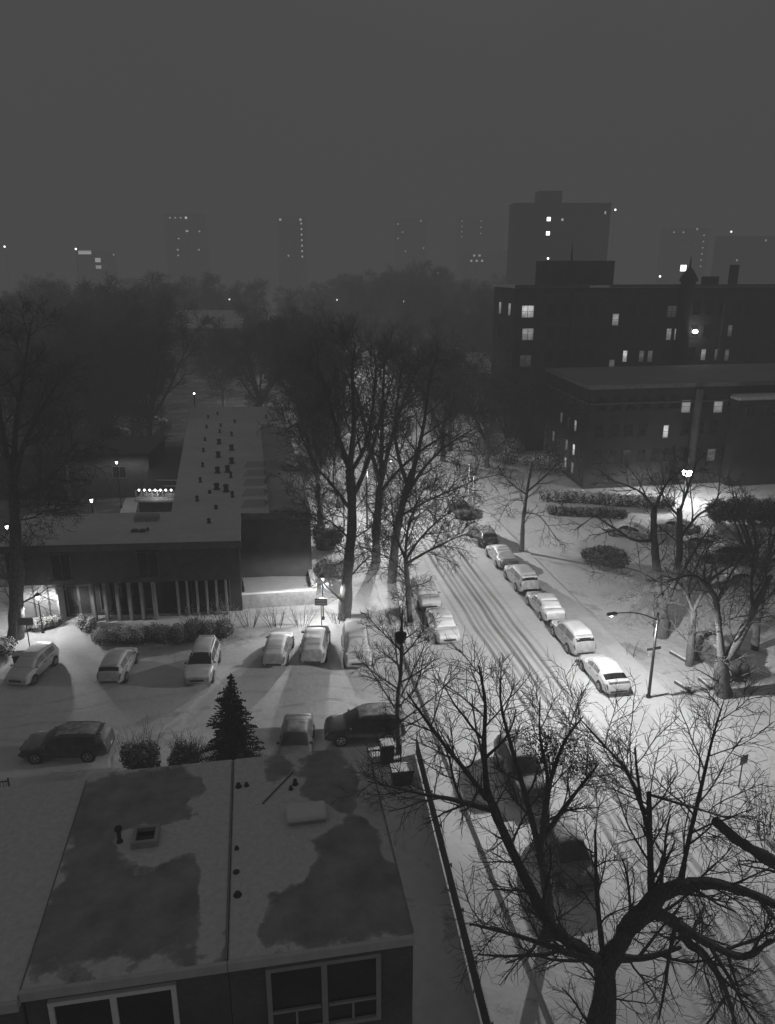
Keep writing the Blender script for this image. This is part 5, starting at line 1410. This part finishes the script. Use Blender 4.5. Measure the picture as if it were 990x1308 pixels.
# small tree at the left kerb, tall trees behind
b4 = (1.75, 54.0, 0)
T('kerb_tree', b4, [([(1.75, 54, -.1), (1.55, 54.00, 2.97), (1.36, 54.00, 5.20)], [.24, .2, .16]), ([(1.36, 54.00, 5.20), (2.34, 54.00, 6.77), (3.77, 54.00, 8.31), (5.75, 54.00, 9.82)], [.12, .09, .06, .025]), ([(1.42, 54.00, 4.89), (2.90, 53.40, 6.06), (4.59, 53.00, 7.12), (5.96, 52.60, 7.87)], [.12, .09, .05, .02]),
    ([(1.36, 54.00, 5.20), (0.59, 54.40, 7.25), (0.29, 54.80, 9.58)], [.12, .08, .03]), ([(1.35, 54.00, 5.39), (1.57, 54.00, 8.00), (2.58, 54.00, 10.71)], [.11, .08, .03]), ([(1.42, 54.00, 3.94), (0.29, 54.00, 5.20), (-1.48, 54.40, 6.00)], [.08, .05, .02])],
    SPEC_MID, 15, 'small crooked kerb tree with branches hanging over the left-kerb cars')
def tall(base, limbs_px, Y, rad, seed, label, spec=SPEC_BIG, **kw): pass
T('tall_tree', (-3.4, 54.75, 0), [([(-3.4, 54.75, -.2), (-3.06, 54.75, 3.95), (-2.65, 54.90, 8.32), (-2.78, 55.00, 11.93)], [.55, .40, .34, .30]), ([(-2.78, 55.00, 11.93), (-3.70, 55.00, 14.87), (-4.47, 55.00, 18.27), (-5.16, 55.00, 19.65)], [.22, .17, .11, .04]), ([(-2.78, 55.00, 11.93), (-2.44, 55.00, 15.44), (-2.52, 55.50, 19.32), (-2.24, 56.00, 20.92)], [.22, .17, .11, .04]),
    ([(-2.69, 55.00, 9.52), (-1.43, 54.40, 12.67), (-0.39, 54.00, 16.20), (0.43, 53.60, 19.01)], [.2, .16, .1, .04]), ([(-2.65, 55.00, 8.60), (-4.04, 54.50, 10.87), (-5.38, 54.00, 12.77), (-6.47, 53.60, 15.71)], [.16, .12, .08, .03]), ([(-2.79, 54.90, 6.45), (-4.36, 54.20, 8.24), (-6.05, 53.80, 8.98)], [.1, .06, .025]),
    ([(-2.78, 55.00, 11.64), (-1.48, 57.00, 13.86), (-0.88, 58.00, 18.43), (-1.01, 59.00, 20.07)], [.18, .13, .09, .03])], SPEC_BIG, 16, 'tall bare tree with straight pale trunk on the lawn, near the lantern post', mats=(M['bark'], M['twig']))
T('tall_tree', (-1.1, 66.5, 0), [([(-1.1, 66.5, -.2), (-1.00, 66.50, 3.83), (-0.63, 66.50, 7.54)], [.45, .38, .33]), ([(-0.63, 66.50, 7.54), (-1.73, 66.50, 11.84), (-2.73, 67.00, 15.90), (-3.84, 67.00, 18.93)], [.24, .18, .12, .04]), ([(-0.63, 66.50, 7.54), (0.35, 66.50, 11.84), (1.68, 66.00, 16.05), (2.99, 66.00, 18.71)], [.24, .18, .12, .04]), ([(-0.71, 66.50, 6.81), (1.04, 65.80, 9.17), (3.39, 65.00, 11.47), (5.63, 64.00, 13.05)], [.18, .13, .08, .03]), ([(-0.63, 66.50, 7.91), (-0.49, 68.00, 12.24), (-0.35, 69.00, 17.00), (0.00, 70.00, 20.00)], [.22, .17, .11, .04])], SPEC_BIG, 17, 'tall bare tree farther up the left verge, middle trunk of three')
T('tall_tree', (.35, 61.8, 0), [([(.35, 61.8, -.2), (0.67, 61.80, 3.99), (1.32, 61.80, 7.48), (2.14, 61.80, 10.19)], [.42, .36, .3, .26]), ([(2.14, 61.80, 10.19), (2.88, 61.80, 13.49), (3.46, 62.00, 17.91), (4.05, 62.00, 19.46)], [.2, .15, .1, .04]), ([(1.32, 61.80, 7.48), (2.89, 61.00, 10.40), (4.70, 60.20, 12.54), (7.13, 60.00, 14.17)], [.18, .13, .08, .03]), ([(0.99, 61.80, 6.10), (3.25, 61.00, 7.72), (5.45, 60.50, 8.87), (7.60, 60.00, 10.00)], [.12, .09, .06, .02]), ([(1.64, 61.80, 8.85), (0.65, 62.50, 12.69), (0.96, 63.00, 17.15), (1.27, 63.00, 19.04)], [.18, .14, .09, .03])], SPEC_BIG, 18, 'leaning tall bare tree at the left kerb, right trunk of three')
for k, (u, v, hh, lb) in enumerate(((9.0, 84, 19, 'bare tree at the left corner of the intersection'), (8.5, 94, 20, 'bare tree just past the intersection on the left'), (6.0, 76, 18, 'bare tree between the long roof and the street'), (26, 104, 15, 'bare tree past the intersection near the tall block'), (9, 108, 20, 'bare street tree past the side street on the left'), (24.6, 122, 17, 'bare street tree left of the tall block'), (9, 124, 19, 'bare street tree farther beyond the side street'), (31, 99, 13, 'bare tree before the left corner of the tall block'), (28.5, 110, 14, 'bare tree standing against the left side of the tall block'), (35, 103, 12, 'bare tree between the brick block and the tall block'), (30, 128, 15, 'bare tree behind the tall block corner, near the hip-roofed house'))):
    rg = random.Random(200 + k); p = grid(u, v)
    T('street_tree', p, auto_limbs(rg, p, hh, .36, 6, .32, 26), SPEC_BIG, 210 + k, lb)
# slim tree on the right kerb
T('slim_tree', (13.0, 69.6, 0), [([(13, 69.6, -.1), (12.95, 69.60, 2.80), (13.15, 69.60, 5.91), (13.50, 69.60, 8.95)], [.24, .19, .14, .07]), ([(13.16, 69.60, 5.76), (11.30, 69.00, 7.23), (10.07, 68.50, 8.85)], [.09, .06, .025]), ([(13.22, 69.60, 6.07), (14.90, 69.00, 7.98), (15.82, 68.60, 9.20)], [.09, .06, .025]), ([(13.11, 69.60, 3.98), (14.34, 68.60, 3.91), (15.97, 68.00, 1.78)], [.07, .05, .02]), ([(13.12, 69.60, 5.14), (11.77, 70.40, 4.90), (11.01, 70.80, 3.20)], [.06, .04, .02])], SPEC_SPARSE, 19, 'slim tree with drooping branches on the right kerb, by the dark grey wagon')
# clump of trees at the right
T('forked_tree', (20.4, 51.8, 0), [([(20.4, 51.8, -.2), (20.25, 51.80, 1.72), (19.91, 51.80, 3.29)], [.6, .5, .42]), ([(19.94, 51.80, 2.98), (19.39, 51.80, 6.05), (19.00, 51.80, 8.14), (18.87, 51.80, 9.90)], [.30, .26, .23, .2]), ([(20.44, 51.80, 2.67), (21.01, 51.80, 5.75), (20.85, 51.80, 8.14), (20.65, 51.80, 9.90)], [.30, .26, .22, .18]),
    ([(18.87, 51.80, 9.90), (17.77, 51.50, 11.14), (16.46, 51.00, 11.84), (14.68, 50.60, 12.51)], [.12, .08, .05, .02]), ([(18.89, 51.80, 9.78), (19.54, 52.00, 11.57), (20.78, 52.40, 12.60)], [.12, .08, .03]), ([(19.12, 51.80, 7.55), (17.39, 51.00, 7.84), (15.74, 50.40, 8.91), (14.20, 50.00, 9.90), (12.76, 49.60, 10.03)], [.12, .1, .08, .05, .02]), ([(20.68, 51.80, 9.61), (21.19, 52.00, 11.57), (21.70, 52.40, 13.16)], [.12, .08, .03]), ([(20.71, 51.80, 9.32), (19.28, 51.00, 10.72), (18.74, 50.60, 11.96)], [.1, .06, .03]),
    ([(20.86, 51.80, 7.55), (21.85, 51.60, 9.38), (22.99, 51.40, 10.60), (22.79, 51.00, 12.96)], [.12, .09, .05, .02]), ([(19.81, 51.80, 4.22), (17.90, 51.00, 5.46), (16.28, 50.40, 6.00), (14.83, 50.00, 5.57)], [.09, .07, .04, .02]), ([(19.97, 51.80, 3.29), (18.36, 51.00, 3.64), (17.12, 50.50, 3.25)], [.06, .04, .02]), ([(20.66, 51.80, 3.29), (22.52, 52.50, 6.70), (23.65, 53.00, 8.33)], [.12, .08, .03])], SPEC_SPARSE, 20, 'big forked tree behind the street lamp with two upright trunks')
T('crooked_tree', (20.8, 47.3, 0), [([(20.8, 47.3, -.2), (20.73, 47.30, 2.37), (20.62, 47.30, 4.12)], [.28, .22, .19]), ([(20.62, 47.30, 4.12), (19.45, 47.30, 6.11), (18.07, 47.00, 6.80)], [.12, .08, .03]), ([(20.62, 47.30, 4.12), (21.37, 47.30, 6.11), (22.53, 47.30, 7.23), (23.85, 47.00, 7.90)], [.13, .1, .07, .03]), ([(20.66, 47.30, 3.83), (20.32, 47.80, 5.62), (21.30, 48.00, 8.90)], [.1, .07, .03]), ([(20.69, 47.30, 3.54), (22.20, 47.00, 4.83), (23.80, 46.60, 6.96)], [.09, .06, .02])], SPEC_SPARSE, 21, 'crooked middle tree between the forked tree and the leaning trunks')
T('twin_trunk_tree', (21.6, 43.4, 0), [([(21.6, 43.4, -.2), (21.24, 43.40, 1.57), (21.09, 43.40, 2.68)], [.55, .44, .38]), ([(21.13, 43.40, 2.41), (20.61, 43.40, 4.86), (20.05, 43.40, 6.97), (18.59, 43.40, 8.27), (16.90, 43.20, 7.84)], [.24, .2, .16, .1, .03]), ([(21.26, 43.40, 2.13), (22.04, 43.40, 4.05), (22.60, 43.40, 5.92), (23.36, 43.40, 8.27)], [.30, .26, .22, .14]), ([(20.24, 43.40, 6.19), (20.77, 43.40, 8.01), (21.68, 43.40, 10.04)], [.12, .08, .03]), ([(20.64, 43.40, 4.59), (21.17, 43.00, 5.58), (22.13, 42.60, 6.03)], [.07, .05, .02]), ([(22.60, 43.40, 5.92), (22.41, 43.80, 7.84), (22.39, 44.00, 10.33)], [.12, .08, .03]), ([(20.13, 43.40, 6.71), (19.52, 43.80, 7.84), (19.50, 44.00, 9.82)], [.10, .07, .03])], SPEC_SPARSE, 22, 'twin-trunk tree leaning right beside the dark car')
T('border_tree', (26.4, 49.6, 0), [([(26.4, 49.6, -.2), (26.25, 49.60, 2.45), (26.24, 49.60, 5.14)], [.3, .26, .2]), ([(26.24, 49.60, 5.14), (26.39, 49.60, 7.76), (26.77, 49.60, 10.58)], [.15, .1, .04]), ([(26.23, 49.60, 4.85), (24.86, 49.60, 7.19), (23.74, 49.60, 9.47), (22.72, 49.60, 11.14)], [.14, .1, .06, .02]), ([(26.27, 49.60, 3.05), (27.56, 49.60, 5.44), (28.82, 49.60, 7.76)], [.12, .08, .03])], SPEC_SPARSE, 23, 'bare tree at the right border with upright stem')
T('border_tree', (29.5, 57, 0), auto_limbs(random.Random(77), (29.5, 57, 0), 11, .3, 6, .3, 34), SPEC_SPARSE, 24, 'bare tree farther back in the side lot near the right border')
# big trunk at the left border
T('tall_tree', (-27.55, 51.4, 0), [([(-27.55, 51.4, -.2), (-26.99, 51.40, 3.47), (-26.43, 51.40, 7.69), (-26.00, 51.40, 11.73)], [.6, .46, .4, .34]), ([(-26.00, 51.40, 11.73), (-26.16, 51.40, 15.05), (-26.12, 51.40, 18.78), (-25.83, 51.40, 22.34)], [.22, .18, .12, .05]), ([(-26.00, 51.40, 11.73), (-24.90, 51.40, 14.51), (-23.20, 51.40, 17.20), (-21.12, 51.00, 19.86)], [.22, .17, .11, .04]), ([(-26.11, 51.40, 10.60), (-24.02, 51.00, 11.84), (-22.35, 50.60, 13.06), (-20.51, 50.00, 15.35)], [.14, .1, .06, .03]), ([(-26.00, 51.40, 11.73), (-25.57, 52.00, 15.47), (-24.97, 53.00, 19.09), (-24.37, 54.00, 22.68)], [.22, .17, .11, .04]), ([(-26.27, 51.40, 9.16), (-24.60, 51.00, 9.58), (-22.91, 50.60, 10.84)], [.08, .05, .02])], SPEC_BIG, 25, 'massive bare trunk at the left border, its foot lit by the lantern')
# trees behind and beside the flat-roofed building, and the hazy wood beyond
for k, (p, hh, lb) in enumerate((((-37.43, 86.76, 0.00), 16, 'bare tree in the dark court left of the garden wall'), ((-48.64, 101.66, 0.00), 18, 'bare tree at the left of the dark court'), ((-40.62, 106.14, 0.00), 17, 'bare tree behind the garden wall'), ((-32.11, 150.00, 3.40), 14, 'pale bare tree standing before the gabled house'))):
    rg = random.Random(300 + k); p = (p[0], p[1], 0)
    T('court_tree' if k < 3 else 'garden_tree', p, auto_limbs(rg, p, hh, .3, 6, .3, 30), SPEC_BIG if k < 3 else SPEC_FAR, 310 + k, lb)
protos = []
for k in range(5):
    rg = random.Random(400 + k)
    t = make_tree('bare_tree', (0, 0, 0), auto_limbs(rg, (0, 0, 0), 20, .42, 7, .28, 32), SPEC_FAR, 410 + k)
    protos.append(t)
rg = random.Random(9)
places = []
def try_place(u, v, s, minr):
    if any((u - a) ** 2 + (v - b_) ** 2 < minr ** 2 for a, b_, _ in places): return
    places.append((u, v, s))
for n in range(900):
    v = 100 * (3.6 ** rg.random()); x = rg.uniform(-.62, .22) * v
    u = x * CT + v * ST * 1.0
    vv = -x * ST + v * CT
    if 10 < u < 25 and vv < 260: continue                  # street corridor
    if u > 25 and vv < 135: continue
    if -14 < u < 8 and vv < 118: continue                   # flat-roofed building
    if -12 < x + v * .228 < 14 and 190 < v < 222: continue  # gabled house
    if 6 < x < 22 and 140 < v < 165: continue
    if -.31 < x / v < -.165 and v < 205: continue           # open ground before the gabled house
    if .03 < x / v < .16 and v < 153: continue              # open ground before the hip-roofed house
    lump = .5 + .5 * math.sin(x * .055 + 1.3) * math.cos(v * .021 + x * .02)
    if lump < .22 and rg.random() < .6: continue
    try_place(u, vv, (.62 + .58 * lump) * rg.uniform(.85, 1.15), 7.5 if v < 200 else 11)
    if len(places) >= 125: break
for n in range(60):
    v = rg.uniform(150, 340); x = rg.uniform(.1, .5) * v
    u = x * CT + v * ST; vv = -x * ST + v * CT
    try_place(u, vv, rg.uniform(.7, .95), 14)
used = set()
for i, (u, v, s) in enumerate(places):
    k = i % 5
    o = protos[k] if k not in used else copy_tree(protos[k]); used.add(k)
    o.location = grid(u, v); o.rotation_euler = (0, 0, rg.uniform(0, 6.28)); o.scale = (s * rg.uniform(.95, 1.2), s * rg.uniform(.95, 1.2), s)
    tag(o, 'bare dark tree in the hazy wood beyond the long flat roof', 'tree', 'bare trees in the hazy wood')

# ------------------------------------------------------------------ haze, sky, camera
hz = MB().box((0, 700, 70 - .5), (2400, 1500, 141))
hm = bpy.data.materials.new('night_haze'); hm.use_nodes = True
nt = hm.node_tree; nt.nodes.clear()
outn = nt.nodes.new('ShaderNodeOutputMaterial'); ab = nt.nodes.new('ShaderNodeVolumeAbsorption'); em = nt.nodes.new('ShaderNodeEmission'); ad = nt.nodes.new('ShaderNodeAddShader')
HK, HG = .0037, .067
ab.inputs['Color'].default_value = (0, 0, 0, 1); ab.inputs['Density'].default_value = HK
em.inputs['Color'].default_value = (1, 1, 1, 1); em.inputs['Strength'].default_value = HK * HG
nt.links.new(ab.outputs[0], ad.inputs[0]); nt.links.new(em.outputs[0], ad.inputs[1]); nt.links.new(ad.outputs[0], outn.inputs['Volume'])
tag(hz.build('haze', hm), kind='structure')

world = bpy.data.worlds.new('World'); scene.world = world; world.use_nodes = True
nt = world.node_tree; bg = nt.nodes['Background']
sky = nt.nodes.new('ShaderNodeTexSky'); sky.sky_type = 'NISHITA'; sky.sun_disc = False
sky.sun_elevation = math.radians(-6); sky.sun_rotation = math.radians(200)
bw = nt.nodes.new('ShaderNodeRGBToBW'); nt.links.new(sky.outputs[0], bw.inputs[0])
tc = nt.nodes.new('ShaderNodeTexCoord'); sep = nt.nodes.new('ShaderNodeSeparateXYZ'); nt.links.new(tc.outputs['Generated'], sep.inputs[0])
cr = ramp(nt, sep.outputs['Z'], [(0.0, .55), (.12, .68), (.35, .80), (1.0, 1.05)])
add = nt.nodes.new('ShaderNodeMath'); add.operation = 'ADD'
cn = noise(nt, 1.6, 5, .55, 'Generated', .3)
cloud = ramp(nt, cn.outputs['Fac'], [(.3, .82), (.7, 1.16)])
glow = ramp(nt, math_node(nt, 'ADD', math_node(nt, 'MULTIPLY', sep.outputs['X'], .5), .5), [(.2, .86), (.55, 1.06), (.8, 1.0)])
cg = math_node(nt, 'MULTIPLY', math_node(nt, 'MULTIPLY', cr.outputs[0], cloud.outputs[0]), glow.outputs[0])
nt.links.new(bw.outputs[0], add.inputs[0]); nt.links.new(cg, add.inputs[1]); nt.links.new(add.outputs[0], bg.inputs['Color'])
bg.inputs['Strength'].default_value = .1

sun = bpy.data.lights.new('overcast_fill', 'SUN'); sun.energy = .02; sun.angle = math.radians(40)  # weak wide sun added as overcast night-sky fill; there is no moon
so = bpy.data.objects.new('overcast_fill', sun); so.rotation_euler = (math.radians(20), 0, math.radians(200)); link(so)

cam = bpy.data.cameras.new('camera'); co = bpy.data.objects.new('camera', cam); link(co)
co.location = (0, 0, 26); co.rotation_euler = (math.radians(90 - 17.5), 0, 0)
cam.sensor_fit = 'VERTICAL'; cam.sensor_height = 24; cam.lens = 24 * 980 / 1308
cam.clip_start = .1; cam.clip_end = 6000
scene.camera = co
scene.view_settings.view_transform = 'Standard'; scene.view_settings.look = 'None'; scene.view_settings.exposure = 0; scene.view_settings.gamma = 1
scene.cycles.use_denoising = True
for m_ in bpy.data.materials:
    m_.cycles.emission_sampling = 'NONE'      # lamps carry the light; glowing panes are only seen
scene.cycles.max_bounces = 6; scene.cycles.diffuse_bounces = 3; scene.cycles.glossy_bounces = 2
scene.render.filter_size = 2.3
